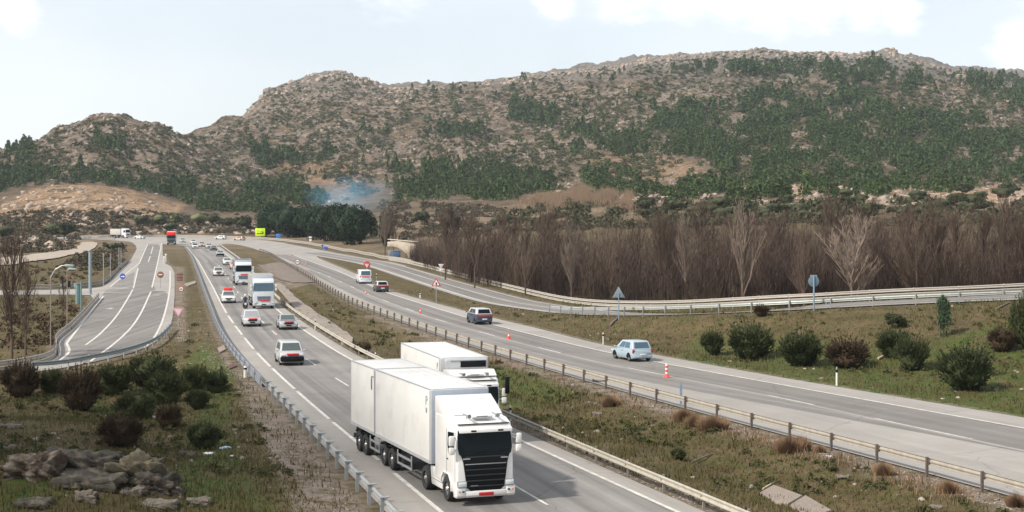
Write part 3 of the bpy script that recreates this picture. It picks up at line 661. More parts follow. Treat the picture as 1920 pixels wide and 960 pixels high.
rim = np.array(rim); RXX = (rim[:, 0]-960)/F*rim[:, 1]; rimP = np.stack([RXX, rim[:, 1], gz(RXX, rim[:, 1])], 1)
mass('ridge_boulders', rimP, ROCKS, np.interp(rimP[:, 1], [1200, 1800], [2.0, 3.2]), FR, 'grey granite blocks piled along the mountain skyline', 'boulders', sink=.05, jit=.7)
# scrub and bushes in the middle distance, as masses
ms = scatter([[(950, 395), (1150, 378), (1400, 375), (1920, 385), (2050, 385), (2050, 425), (1400, 425), (1150, 430), (950, 440)]], 700, 40, .42, 23, 6)
mass('hillside_undergrowth', ms, BUSH, 3.0, islandmat('undergrowth', (.03, .04, .02), (.08, .075, .04)), 'low dark undergrowth on the hillside behind the bare thicket', 'undergrowth', jit=.4)
ms = scatter([[(-40, 400), (200, 395), (350, 405), (480, 405), (480, 440), (300, 441), (-40, 441)], [(200, 455), (240, 462), (235, 490), (215, 510), (120, 500), (150, 475), (190, 470)], [(0, 430), (150, 440), (140, 470), (0, 480)], [(700, 380), (950, 385), (950, 440), (760, 450)]], 3000, 30, .36, 27, 6)
mass('field_undergrowth', ms, BUSH, np.interp(ms[:, 1], [250, 700], [.9, 1.7]), islandmat('undergrowth_brown', (.040, .036, .022), (.095, .078, .052)), 'brown and olive undergrowth over the far fields', 'undergrowth', jit=.5)
rk2 = scatter([[(0, 370), (120, 348), (340, 390), (200, 425), (0, 425)], [(250, 420), (600, 415), (600, 440), (250, 440)], [(950, 345), (1920, 345), (1920, 390), (1000, 380)], [(30, 450), (150, 445), (120, 470), (20, 470)]], 1300, 30, .40, 37, 6)
mass('field_boulders', rk2, ROCKS, 1.7, FR, 'pale stones lying over the far terraces', 'boulders', sink=.15, jit=.6)
# --- grass, gravel and stones near the roads
def nearpts(n_, x0, x1, y0, y1, pdens=None):
    y = y0*(y1/y0)**rng.random(n_); x = rng.uniform(x0, x1, n_); X = (x-960)/F*y
    return np.stack([X, y, gz(X, y)], 1)
P = nearpts(170000, -60, 2000, 58, 230); d = gd(P[:, 0], P[:, 1]); X, Y = P[:, 0], P[:, 1]
ok = (d > .7) & ((Y < 118) | (rng.random(len(Y)) < .25) | (X > 5)) & (fbm(X/2.5, Y/2.5, 3, 61) > -.1-.5*sstep(0, .5, rng.random(len(X)))) & ~((np.abs(X-RCL(Y)+1.3) < 1.3) & (Y < 170) & (rng.random(len(X)) < .85)) & ~((np.abs(X-LE(Y)+1.2) < 1.6) & (rng.random(len(X)) < .8))
P = P[ok][:95000]
V = np.repeat(P, 3, 0).reshape(-1, 3, 3); a_ = rng.uniform(0, 6.283, len(P)); wv = np.stack([np.cos(a_), np.sin(a_), 0*a_], 1)*(.012+P[:, 1:2]*.00028); hh = rng.uniform(.06, .22, len(P))*(1+.8*(fbm(P[:, 0]/4, P[:, 1]/4, 2, 77) > .2))
V[:, 0] -= wv; V[:, 1] += wv; V[:, 2] += np.stack([rng.normal(0, .06, len(P)), rng.normal(0, .06, len(P)), hh], 1); V[:, :2, 2] -= .02
o = npmesh('grass', V.reshape(-1, 3), np.arange(len(P)*3).reshape(-1, 3), L_GRASS); tag(o, 'short olive grass over the verges and the median', 'grass', kind='stuff')
P = nearpts(60000, 300, 2000, 58, 170); X, Y = P[:, 0], P[:, 1]; d = gd(X, Y)
ok = (d > .1) & (((np.abs(X-RCL(Y)+1.25) < 1.1+.5*fbm(X, Y/3, 2, 5))) | (np.abs(X-RE(Y)-.9) < .7) | (np.abs(X-LE(Y)+1.6) < 1.2*(.7+fbm(X/2, Y/4, 2, 8))))
P = P[ok][:16000]
mass('gravel', P, [(IC1*np.array([.6, .5, .35]), IF1)], .075, islandmat('gravel_stone', (.16, .13, .115), (.42, .36, .32)), 'pinkish gravel along the barrier feet', 'gravel', jit=.4)
FR2 = islandmat('field_stone', (.14, .12, .10), (.40, .35, .30))
P = nearpts(1300, 0, 1950, 60, 190); X, Y = P[:, 0], P[:, 1]; P = P[(gd(X, Y) > 1.2) & (fbm(X/5, Y/5, 3, 19) > .05)]
mass('loose_stones', P, ROCKS, .17, FR2, 'small pale stones scattered in the grass', 'stones', jit=.6)
P = nearpts(9000, -40, 2000, 58, 200); X, Y = P[:, 0], P[:, 1]; P = P[(gd(X, Y) > 2.0) & (fbm(X/6, Y/6, 3, 55) > .12)][:1500]
mass('verge_weeds', P, BUSH, .30, islandmat('weed_leaf', (.035, .045, .015), (.11, .095, .04)), 'low green and brown weeds in the verges', 'weeds', jit=.6, sink=.02)
P = scatter([[(0, 570), (95, 560), (150, 580), (95, 650), (0, 675)], [(0, 505), (180, 480), (200, 515), (120, 538), (0, 538)]], 260, None, .5, 57, 6)
mass('field_scrub', P, BUSH, .7, islandmat('weed_brown', (.045, .032, .020), (.12, .085, .05)), 'brown scrub in the fields left of the ramp', 'scrub', jit=.5)
# dry weeds along the median gravel
P = nearpts(30000, 900, 2000, 60, 140); X, Y = P[:, 0], P[:, 1]
P = P[(gd(X, Y) > .5) & (np.abs(X-RCL(Y)+2.6) < 1.1) & (fbm(X/3, Y/3, 3, 88) > .0)][:5500]
V = np.repeat(P, 3, 0).reshape(-1, 3, 3); a_ = rng.uniform(0, 6.283, len(P)); wv = np.stack([np.cos(a_), np.sin(a_), 0*a_], 1)*.02; V[:, 0] -= wv; V[:, 1] += wv; V[:, 2] += np.stack([rng.normal(0, .12, len(P)), rng.normal(0, .12, len(P)), rng.uniform(.2, .55, len(P))], 1)
o = npmesh('dry_weeds', V.reshape(-1, 3), np.arange(len(P)*3).reshape(-1, 3), L_DRY); tag(o, 'dry brown weeds along the gravel of the median', 'weeds', kind='stuff')
# ---------------------------------------------------------------- single shrubs
def broom_mesh(sd, mt, n_=3600):
    """rounded broom: many upright twigs bursting from the foot, dark heart"""
    g = np.random.default_rng(sd)
    th = g.uniform(0, 6.283, n_); u = g.random(n_)**.55; el = np.arccos(1-u*1.12); r = g.uniform(.62, 1.06, n_)*(1+.18*np.sin(th*3+sd)*np.sin(el*3+sd)+.12*np.sin(th*8+el*7+sd*2))
    D = np.stack([np.sin(el)*np.cos(th), np.sin(el)*np.sin(th), np.cos(el)*1.0], 1)
    T = D*r[:, None]*np.array([.5, .5, .46])+np.array([0, 0, .46])
    Bp = T-(D*.6+np.array([0, 0, .4]))*g.uniform(.10, .22, n_)[:, None]
    sdv = np.cross(D, g.normal(size=(n_, 3))); sdv /= np.linalg.norm(sdv, axis=1)[:, None]; w_ = .013
    V = np.stack([Bp-sdv*w_, Bp+sdv*w_, T+g.normal(0, .012, (n_, 3))], 1).reshape(-1, 3)
    core = lump(3, .22, sd, (.36, .36, .34)); core = (core[0]+np.array([0, 0, .38]), core[1])
    c2, f2 = cards(core[0][g.integers(0, len(core[0]), 1500)]*g.uniform(1.0, 1.35, (1500, 1)), .07, 3, .6, g)
    V_, F_ = merge([(V, np.arange(n_*3).reshape(-1, 3)), core, (c2, f2)])
    o = npmesh('foliage', V_, F_, mt, link=False); return o.data
def stems_mesh(sd, n_=7, h=.3, r=.012, mt=BARK):
    g = random.Random(sd); mb = MB()
    for i in range(n_):
        a_ = g.uniform(0, 6.28); t = g.uniform(.1, .3); mb.tube([(0, 0, -.05), (math.cos(a_)*t*.4, math.sin(a_)*t*.4, h*.5), (math.cos(a_)*t, math.sin(a_)*t, h)], [r, r*.8, r*.5], 5)
    o = mb.build('stems', mt, link=False); return o.data
BR = [broom_mesh(i, L_BROOM) for i in range(4)]; BRB = [broom_mesh(i+20, L_BROWN, 3000) for i in range(2)]
STM = stems_mesh(3)
def plant(name, label, cat, px, py, wpx, hpx, meshes, stem=STM, group=None, parts=('foliage', 'stems')):
    p = H1(px, py)
    if p.x != p.x: print('MISS', name, px, py); return None
    s_ = F/p.y; W_ = wpx/s_; Hh = hpx/s_*(1.1 if name == 'broom_shrub' else 1)
    e = empty(name, p-Vector((0, 0, .04*Hh)), random.uniform(0, 6.28), label, cat, group)
    a_ = bpy.data.objects.new(parts[0], random.choice(meshes)); COL.objects.link(a_); a_.parent = e; a_.scale = (W_, W_, Hh)
    if stem: b_ = bpy.data.objects.new(parts[1], stem); COL.objects.link(b_); b_.parent = e; b_.scale = (W_, W_, Hh)
    return e
GL = 'broom shrubs on the left slope'; GRt = 'broom shrubs on the right bank'
for (px, py, w_, h_, m_, lb) in [
 (40, 746, 74, 72, BRB, 'tall dark brown shrub at the left edge below the barrier'),
 (97, 738, 48, 46, BR, 'small dark shrub between the two brown shrubs at far left'),
 (152, 770, 80, 86, BRB, 'large brown black shrub second big one from the left edge'),
 (213, 742, 72, 62, BR, 'green shrub under the support post of the ramp barrier'),
 (285, 728, 90, 68, BR, 'wide dark green shrub highest of the cluster by the ramp barrier'),
 (312, 757, 80, 66, BR, 'round dark green shrub in the middle of the left cluster'),
 (252, 788, 76, 58, BR, 'olive topped shrub low in the left cluster above the rusty one'),
 (226, 838, 84, 66, BRB, 'rusty brown broom shrub behind the rock outcrop'),
 (316, 804, 48, 48, BRB, 'small dark shrub beside the white ball'),
 (366, 733, 56, 50, BR, 'dark green shrub right of the round one in the left cluster'),
 (404, 738, 48, 44, BR, 'rightmost shrub of the left cluster with pale stalks in front'),
 (370, 768, 44, 42, BR, 'small shrub under the right end of the left cluster'),
 (384, 842, 64, 50, BR, 'solitary dark shrub beside the blue white litter')]:
    plant('broom_shrub', lb, 'shrub', px, py, w_, h_, m_, group=GL)
for (px, py, w_, h_, m_, lb) in [
 (1335, 666, 44, 50, BR, 'small round green shrub leftmost on the right bank'),
 (1406, 676, 84, 74, BR, 'large dark shrub second from the left on the right bank'),
 (1502, 688, 78, 70, BR, 'green egg shaped shrub third from the left on the right bank'),
 (1588, 692, 84, 60, BRB, 'brownish shrub beside the pale log on the right bank'),
 (1675, 672, 62, 60, BR, 'olive shrub behind the round dark green one on the right bank'),
 (1711, 694, 68, 66, BR, 'round dark green shrub in front of the olive one on the right bank'),
 (1812, 731, 102, 90, BR, 'biggest shrub low on the right bank near the road'),
 (1879, 660, 54, 48, BRB, 'small brown shrub at the right end of the bank'),
 (1925, 655, 60, 110, BR, 'tall dark shrub cut by the right edge of the view'),
 (1427, 593, 30, 24, BRB, 'small brown shrub hanging over the slip road barrier')]:
    plant('broom_shrub', lb, 'shrub', px, py, w_, h_, m_, group=GRt)
plant('broom_shrub', 'small bright green shrub in the middle of the median grass', 'shrub', 1272, 863, 27, 24, BR)
plant('broom_shrub', 'dark shrub in the median behind the white lorries', 'shrub', 680, 664, 32, 24, BRB)
plant('broom_shrub', 'small green shrub behind the slip road barrier near the tall sapling', 'shrub', 1690, 614, 22, 20, BR)
def tuft_mesh(sd, mt, n_=900):
    g = np.random.default_rng(sd); a_ = g.uniform(0, 6.283, n_); r = g.random(n_)**.6*.42; B = np.stack([np.cos(a_)*r, np.sin(a_)*r, 0*r], 1)
    T = B*1.25+np.stack([g.normal(0, .07, n_), g.normal(0, .07, n_), g.uniform(.45, 1.05, n_)*(1-r*.7)], 1); s_ = np.stack([-np.sin(a_+1), np.cos(a_+1), 0*a_], 1)*.012
    return npmesh('blades', np.stack([B-s_, B+s_, T], 1).reshape(-1, 3), np.arange(n_*3).reshape(-1, 3), mt, link=False).data
TF = [tuft_mesh(i, L_DRY) for i in range(3)]; TG = [tuft_mesh(9, L_GRASS)]
for (px, py, w_, h_, lb) in [
 (1144, 762, 38, 26, 'brown dry grass tuft nearest the two lorries on the median'),
 (1281, 792, 40, 30, 'brown tuft left of the widest dry grass clump on the median'),
 (1336, 806, 64, 34, 'widest dry grass clump below the brown barrier posts'),
 (1302, 800, 40, 26, 'low dry grass tuft joining two brown clumps on the median'),
 (1479, 848, 60, 38, 'reddish dry grass clump beside the white litter'),
 (1500, 845, 44, 34, 'dry grass tuft right of the reddish clump on the median'),
 (1536, 848, 26, 18, 'small dry tuft on the gravel between two barrier posts'),
 (1655, 890, 46, 30, 'square dry grass tuft at the foot of a barrier post'),
 (1777, 926, 40, 30, 'reddish weed tuft on the gravel second from the right edge'),
 (1903, 950, 40, 32, 'reddish weed tuft at the bottom right corner')]:
    e = empty('grass_tuft', H1(px, py), random.uniform(0, 6), lb, 'grass tuft', 'dry grass tufts on the median')
    s_ = F/e.location.y
    for k_ in range(2):
        a_ = bpy.data.objects.new('blades', random.choice(TF)); COL.objects.link(a_); a_.parent = e; a_.scale = (w_/s_*(.8+.3*k_), w_/s_*.9, h_/s_*(1-.2*k_)); a_.rotation_euler.z = k_*1.9
# ---------------------------------------------------------------- trees
def tree_crown(sd, mt, n_=2600, clumps=12, shape=(.42, .42, .40), zc=.6, leaf=.06):
    g = np.random.default_rng(sd); C = []
    for i in range(clumps):
        d_ = g.normal(size=3); d_ /= np.linalg.norm(d_); c_ = d_*g.uniform(.25, .8)*np.array(shape)+np.array([0, 0, zc]); r = g.uniform(.13, .26)
        q_ = g.normal(size=(n_//clumps, 3)); q_ /= np.linalg.norm(q_, axis=1)[:, None]; C.append(c_+q_*(g.random((len(q_), 1))**.4)*r*np.array([1, 1, .8]))
    C = np.concatenate(C); V, Fc = cards(C, leaf, 1.7, .2, g)
    c0 = lump(2, .35, sd, tuple(np.array(shape)*.62)); c0 = (c0[0]+np.array([0, 0, zc]), c0[1])
    V, Fc = merge([(V, Fc), c0]); return npmesh('crown', V, Fc, mt, link=False).data
def trunk_mesh(sd, h=.6, r=.022, mt=BARK):
    g = random.Random(sd); mb = MB(); mb.tube([(0, 0, -.04), (.01, 0, h*.5), (.0, .01, h)], [r, r*.8, r*.4], 7)
    for i in range(6):
        a_ = g.uniform(0, 6.28); z = g.uniform(.25, .55)*h/.6; mb.tube([(0, 0, z), (math.cos(a_)*.14, math.sin(a_)*.14, z+.12), (math.cos(a_)*.26, math.sin(a_)*.26, z+.2)], [r*.45, r*.3, r*.12], 5)
    return mb.build('trunk', mt, link=False).data
TR0 = trunk_mesh(1)
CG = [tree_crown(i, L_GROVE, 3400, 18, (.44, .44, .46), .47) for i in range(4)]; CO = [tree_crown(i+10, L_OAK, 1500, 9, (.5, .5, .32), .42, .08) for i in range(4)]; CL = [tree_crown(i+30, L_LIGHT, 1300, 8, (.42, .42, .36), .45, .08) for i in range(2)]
CP = [tree_crown(i+40, L_PINE, 1800, 14, (.27, .27, .46), .5, .07) for i in range(3)]
GG = 'dark evergreen trees of the roadside grove'
grove = []
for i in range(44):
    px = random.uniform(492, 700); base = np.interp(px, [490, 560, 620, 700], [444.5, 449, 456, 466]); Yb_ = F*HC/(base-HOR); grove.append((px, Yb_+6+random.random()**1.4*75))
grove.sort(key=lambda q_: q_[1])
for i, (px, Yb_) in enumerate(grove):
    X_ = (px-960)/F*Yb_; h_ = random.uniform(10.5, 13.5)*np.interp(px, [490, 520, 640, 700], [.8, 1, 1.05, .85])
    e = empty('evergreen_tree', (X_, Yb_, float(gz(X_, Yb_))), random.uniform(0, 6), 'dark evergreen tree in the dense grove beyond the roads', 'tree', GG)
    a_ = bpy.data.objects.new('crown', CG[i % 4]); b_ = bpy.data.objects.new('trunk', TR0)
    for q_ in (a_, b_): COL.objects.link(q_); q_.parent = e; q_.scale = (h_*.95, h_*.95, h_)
for (px, py, w_, h_, ms_, lb) in [
 (722, 462, 34, 72, CG, 'rounded dark tree at the right end of the evergreen grove'), (700, 448, 30, 70, CO, 'grey green tree behind the right end of the grove'),
 (455, 432, 44, 38, CO, 'low green tree left of the yellow green billboard'), (430, 428, 40, 30, CO, 'broad low tree left of the grove, beyond the terraces'),
 (330, 424, 50, 34, CL, 'pale green tree clump above the red lorry'), (300, 422, 40, 32, CL, 'pale olive tree left of the pale clump above the red lorry'),
 (372, 424, 44, 36, CL, 'pale olive tree right of the pale clump above the red lorry'), (400, 422, 36, 30, CO, 'dark tree at the right end of the pale tree row'),
 (262, 424, 36, 30, CO, 'dark green tree at the left end of the pale tree row'), (120, 448, 56, 46, CO, 'dark spreading tree above the bend of the dirt track'),
 (95, 440, 44, 34, CO, 'dark tree left of the spreading one by the dirt track'), (8, 446, 40, 34, CO, 'dark shrubby tree at the left edge by the dirt track'),
 (215, 470, 40, 22, CO, 'dark bushy tree between the dirt track and the ramp'), (318, 432, 34, 20, CO, 'low dark tree directly above the red lorry'),
 (845, 428, 46, 40, CO, 'green tree above the bare thicket near its left end'), (935, 425, 44, 34, CO, 'very dark bushy tree at the left part of the thicket edge'),
 (790, 420, 40, 40, CO, 'dark tree behind the stone arch wall')]:
    plant('oak_tree', lb, 'tree', px, py, w_, h_, ms_, TR0, None, ('crown', 'trunk'))
for i in range(74):
    px = random.uniform(1120, 1990); py = random.uniform(366, 412) if px > 1400 else random.uniform(385, 416)
    if 950 < px < 1250 and random.random() < .35: continue
    w_ = random.uniform(26, 50)
    plant('holm_oak', 'dark evergreen oak on the hillside above the bare thicket', 'tree', px, py, w_, w_*.72, CO, TR0, 'evergreen oaks on the hillside above the thicket', ('crown', 'trunk'))
for (px, py, w_, h_, lb) in [(1211, 392, 40, 34, 'squarish dark oak standing alone against the pale dry hillside'), (1880, 372, 26, 24, 'small round dark oak on the pale rocks at right'), (1300, 396, 30, 22, 'lone round oak on the pale slope'), (1845, 398, 42, 32, 'bright green round oak at the upper edge of the thicket, right side')]:
    plant('holm_oak', lb, 'tree', px, py, w_, h_, CO, TR0, None, ('crown', 'trunk'))
plant('pine_sapling', 'tall slender green sapling in front of the slip road barrier', 'tree', 1768, 632, 46, 98, CP, TR0, None, ('crown', 'trunk'))
plant('pine_sapling', 'short open sapling on the bank left of the tall one', 'tree', 1673, 618, 38, 44, CO, TR0, None, ('crown', 'trunk'))
plant('pine_sapling', 'thin low sapling with pale stalks near the ramp barrier end', 'tree', 412, 700, 16, 20, CL, TR0, None, ('crown', 'trunk'))
# --- bare trees
def bare_mesh(sd, spread=.5, levels=3, kids=(9, 6, 5), mt=TWIGP, wtop=.0022, r0=.012, up=.75):
    g = random.Random(sd); P3 = []
    def br(p, d, L, r, lv):
        q1 = p+d*L*.5; d2 = (d+Vector((g.gauss(0, .10), g.gauss(0, .10), .12*up))).normalized(); q2 = q1+d2*L*.5
        P3.append(([p, q1, q2], [r, r*.75, r*.42]))
        if lv >= levels: return
        for i in range(kids[lv]):
            t = g.uniform(.15 if lv else .10, .97); o_ = p+(q1-p)*min(1, t*2) if t < .5 else q1+(q2-q1)*(t-.5)*2
            a_ = g.uniform(0, 6.28); s_ = spread*g.uniform(.5, 1.2)*(1 if lv == 0 else .8)
            dd = (d*1.0+Vector((math.cos(a_)*s_, math.sin(a_)*s_, up*.5))).normalized()
            br(o_, dd, L*g.uniform(.42, .62)*(1.15-t*.5), max(r*.45, wtop), lv+1)
    br(Vector((0, 0, -.03)), Vector((0, 0, 1)), .92, r0, 0)
    big = MB(); V = []; 
    for p, r in P3:
        big.tube(p, r, 3 if r[0] < .006 else 6, cap=False)
    o = big.build('branches', mt, link=False); m = o.data; return m
BT = [bare_mesh(1, .75, 3, (22, 8, 5)), bare_mesh(2, .42, 3, (18, 7, 5)), bare_mesh(3, .5, 3, (18, 7, 5))]
BT2 = [bare_mesh(i+7, .62+.1*i, 3, (20, 7, 5), TWIG) for i in range(3)]
def bare(name, label, px, py, h_, wf, ms_, Y=None, group=None):
    if Y: X_ = (px-960)/F*Y; p = Vector((X_, Y, float(gz(X_, Y)))); 
    else: p = H1(px, py)
    h = h_/(F/p.y); e = empty(name, p, random.uniform(0, 6), label, 'tree', group)
    a_ = bpy.data.objects.new('branches', random.choice(ms_)); COL.objects.link(a_); a_.parent = e; a_.scale = (h*wf, h*wf, h)
    t_ = MB().tube([(0, 0, -.3), (0, 0, h*.12), (0, 0, h*.3)], [h*.016, h*.013, h*.010], 8).build('trunk', MATS['bare_twig_pale'] if ms_ is BT or ms_ == BT[:1] else MATS['bare_twig'], e)
    return e
bare('bare_tree', 'pale fan shaped bare tree right of the round sign back', 1597, 0, 160, 1.3, BT[:1], 176)
bare('bare_tree', 'tall pale bare tree with white trunk in front of the thicket centre', 1392, 0, 165, 1.15, BT[1:], 184)
bare('bare_tree', 'slim pale bare tree between the fan shaped one and the white trunked one', 1508, 0, 135, .8, BT2, 180)
bare('bare_tree', 'pale bare tree behind the triangular sign back', 1285, 0, 135, 1.0, BT[1:], 196)
bare('bare_tree', 'bare tree with forked pale stems right of the thicket left third', 1072, 0, 118, 1.0, BT[1:], 204)
bare('bare_tree', 'bare pale tree leaning out of the thicket left part', 985, 0, 115, .9, BT2, 214)
bare('bare_tree', 'bare brown tree near the left end of the thicket', 890, 0, 122, .9, BT2, 232)
bare('bare_tree', 'bare brown tree at the left end of the thicket', 835, 0, 105, 1., BT2, 258)
bare('bare_tree', 'bare tree standing right before the stone arch wall', 722, 0, 78, 1.1, BT[1:], 395)
bare('bare_tree', 'second bare tree before the stone arch wall, slightly darker', 738, 0, 72, 1.1, BT2, 405)
bare('bare_tree', 'pale bare tree in the upper right of the thicket', 1700, 0, 115, .8, BT[1:], 196)
bare('bare_tree', 'brown bare tree right part of the thicket behind the sapling', 1790, 0, 150, .9, BT2, 190)
bare('bare_tree', 'brown bare tree close to the right edge in the thicket', 1880, 0, 140, .9, BT2, 186)
bare('bare_tree', 'dark bare tree with several stems at the left edge', 22, 0, 205, .8, BT2, 125)
bare('bare_tree', 'thin dark bare tree leaning beside the left edge tree', 48, 0, 160, .6, BT2, 129)
bare('bare_tree', 'small leafless sapling below the street lamps', 118, 0, 70, .7, BT2, 168)
for i in range(46):
    px = random.uniform(830, 1960); fy = np.interp(px, [780, 900, 1100, 1300, 1500, 1700, 1900, 2050], [300, 240, 212, 196, 190, 188, 184, 182])
    bare('bare_tree', 'slender bare tree standing in the brown thicket', px, 0, random.uniform(85, 150)*200/fy, random.uniform(.7, 1.15), BT2, fy+random.uniform(-2, 40), 'bare trees of the thicket')
# the thicket itself
n_ = 15000; px = rng.uniform(770, 2080, n_); fy = np.interp(px, [770, 800, 900, 1100, 1300, 1500, 1700, 1900, 2080], [345, 300, 238, 208, 192, 187, 185, 181, 178])
Y = fy+rng.exponential(38, n_).clip(0, 150); X = (px-960)/F*Y; B = np.stack([X, Y, gz(X, Y)], 1)
CX = rng.integers(0, 1500, n_); dirc = rng.normal(0, 1, (n_, 2)); X = X[CX]+dirc[:, 0]*.35; Y = Y[CX]+dirc[:, 1]*.35; px = 960+F*X/Y; B = np.stack([X, Y, gz(X, Y)], 1); big_ = rng.uniform(.55, 1.15, 1500)[CX]
hh = rng.uniform(4.5, 10.5, n_)*big_*np.where(rng.random(1500) < .15, 1.3, 1.0)[CX]*(.55+.75*vnoise(X/13, Y/20, 4))*np.interp(px, [770, 860, 1000, 2080], [.6, .8, 1, 1])
parts = []
lean = dirc*rng.uniform(.02, .20, 15000)[:, None]; T = B+np.c_[lean*hh[:, None], hh]
a_ = rng.uniform(0, 6.283, n_); sv = np.stack([np.cos(a_), np.sin(a_), 0*a_], 1)*.022
parts.append((np.stack([B-sv, B+sv, T], 1).reshape(-1, 3), np.arange(n_*3).reshape(-1, 3)))
for j in range(17):
    t = rng.uniform(.08, .98, n_); O = B+(T-B)*t[:, None]; a_ = rng.uniform(0, 6.283, n_); L_ = rng.uniform(.7, 2.3, n_)*(1.15-t*.5); el = rng.uniform(.25, 1.35, n_)
    D = np.stack([np.cos(a_)*np.cos(el), np.sin(a_)*np.cos(el), np.sin(el)], 1)*L_[:, None]; sv = np.stack([-np.sin(a_), np.cos(a_), 0*a_], 1)*.018
    parts.append((np.stack([O-sv, O+sv, O+D], 1).reshape(-1, 3), np.arange(n_*3).reshape(-1, 3)))
V, Fs = merge(parts)
F0 = Fs[0]; cc = V[F0[:, 0]]; tone = (fbm(cc[:, 0]/6, cc[:, 1]/9, 3, 71)+rng.normal(0, .12, len(cc)) > .20).astype(int)
o = npmesh('bare_thicket', V, [F0], [leafmat('thicket_twig', (.036, .024, .021), (.085, .056, .045)), leafmat('thicket_twig_tan', (.075, .052, .038), (.15, .108, .078))], mi=tone); tag(o, 'dense leafless brown thicket beyond the slip road', 'thicket', kind='stuff')
# dry reddish reeds on the hillside above the thicket
P = scatter([[(960, 388), (1040, 370), (1120, 360), (1195, 374), (1180, 392), (1050, 398), (960, 396)]], 900, 20, .45, 91, 30)
P = P[P[:, 1] < 800]; q_ = np.repeat(P, 10, 0)+np.c_[rng.normal(0, 1.2, (len(P)*10, 2)), np.zeros(len(P)*10)]; n_ = len(q_)
sv = np.c_[np.full(n_, .09), np.zeros((n_, 2))]; V = np.stack([q_-sv, q_+sv, q_+np.stack([rng.normal(0, .6, n_), rng.normal(0, .6, n_), rng.uniform(2, 5, n_)], 1)], 1).reshape(-1, 3)
o = npmesh('dry_reeds', V, np.arange(n_*3).reshape(-1, 3), leafmat('reed', (.16, .108, .07), (.27, .19, .13))); tag(o, 'reddish dry reeds on the slope above the thicket', 'reeds', kind='stuff')
# ---------------------------------------------------------------- vehicles (forward is local -Y, origin on the road)
def paint(name, c, rough=.32, coat=.5): return mat(name, c, rough, 0, .05, 1.5, coat=coat)
W_TRUCK = paint('lorry_white', (.69, .675, .65)); W_BOX = mat('box_panel_white', (.65, .635, .605), .5, var=.06, vscale=.5, two=(.56, .54, .50), tscale=.9, tr=(.5, .7)); W_EDGE = mat('box_edge_alloy', (.48, .49, .50), .4, .3, .08)
BLUEISH = mat('box_front_shade_blue', (.36, .40, .46), .5, var=.06); BLK = mat('black_plastic', (.006, .007, .008), .4, spec=.15, var=.2); DRKM = mat('dark_chassis', (.03, .03, .032), .7, var=.3)  # blue-grey of the box front: shade on a white face put into colour
TYRE = mat('tyre_rubber', (.022, .022, .022), .85, var=.2); RIM = mat('wheel_metal', (.42, .42, .42), .35, .7, .15); GLS = mat('window_glass', (.004, .008, .010), .2, 0, .3, spec=.15); GLS2 = mat('window_glass_green', (.05, .07, .065), .1, 0, .1, spec=.9); GLSB = mat('window_glass_blue', (.035, .075, .11), .1, 0, .15, spec=.9)
LAMP = mat('lamp_glass', (.62, .64, .66), .12, .2, .1); RED = mat('red_plate', (.55, .02, .02), .5, var=.1); REDS = mat('red_sign_sheet', (.42, .035, .03), .5, var=.1); TAIL = mat('tail_lamp', (.32, .012, .012), .2, var=.1)
ORG = mat('orange_panel', (.72, .13, .05), .5, var=.1); GREYP = mat('grey_trim', (.22, .23, .24), .5, var=.1); SILV = mat('bright_trim', (.45, .46, .47), .35, .6, .1); PLATE = mat('plate_white', (.7, .7, .68), .5, var=.05)
def wheel(parent, x, y, r, w_, side, name='wheel', rimr=.58):
    e = empty(name, (x, y, r)); e.parent = parent
    t = MB(); n_ = 20; pf = [(-w_/2, r*rimr), (-w_/2, r*.93), (-w_*.36, r), (w_*.36, r), (w_/2, r*.93), (w_/2, r*rimr)]
    vs = []; 
    for k in range(n_):
        a_ = 6.2832*k/n_; vs += [(q_[0], math.cos(a_)*q_[1], math.sin(a_)*q_[1]) for q_ in pf]
    m_ = len(pf); t.add(vs, [(k*m_+i, k*m_+(i+1) % m_, ((k+1) % n_)*m_+(i+1) % m_, ((k+1) % n_)*m_+i) for k in range(n_) for i in range(m_)])
    t.build('tyre', TYRE, e, smooth=True)
    rm = MB(); s_ = side; rm.tube([(s_*w_*.22, 0, 0), (s_*w_*.30, 0, 0)], [r*rimr*.99, r*rimr*.99], 18); rm.tube([(s_*w_*.30, 0, 0), (s_*w_*.52, 0, 0)], [r*.25, r*.16], 12)
    for k in range(8):
        a_ = 6.2832*k/8; rm.box((s_*w_*.34, math.cos(a_)*r*.4, math.sin(a_)*r*.4), (.03, .05, .05))
    rm.build('rim', RIM, e, smooth=True); return e
def glyph(parent, txt, size, M, m, name='lettering'):
    cu = bpy.data.curves.new(name, 'FONT'); cu.body = txt; cu.size = size; cu.extrude = .004; cu.align_x = 'CENTER'; cu.align_y = 'CENTER'
    t = bpy.data.objects.new('tmp', cu); COL.objects.link(t); dg = bpy.context.evaluated_depsgraph_get(); me = bpy.data.meshes.new_from_object(t.evaluated_get(dg)); bpy.data.objects.remove(t)
    me.materials.clear(); me.materials.append(m); me.transform(M); o = bpy.data.objects.new(name, me); COL.objects.link(o); o.parent = parent; return o
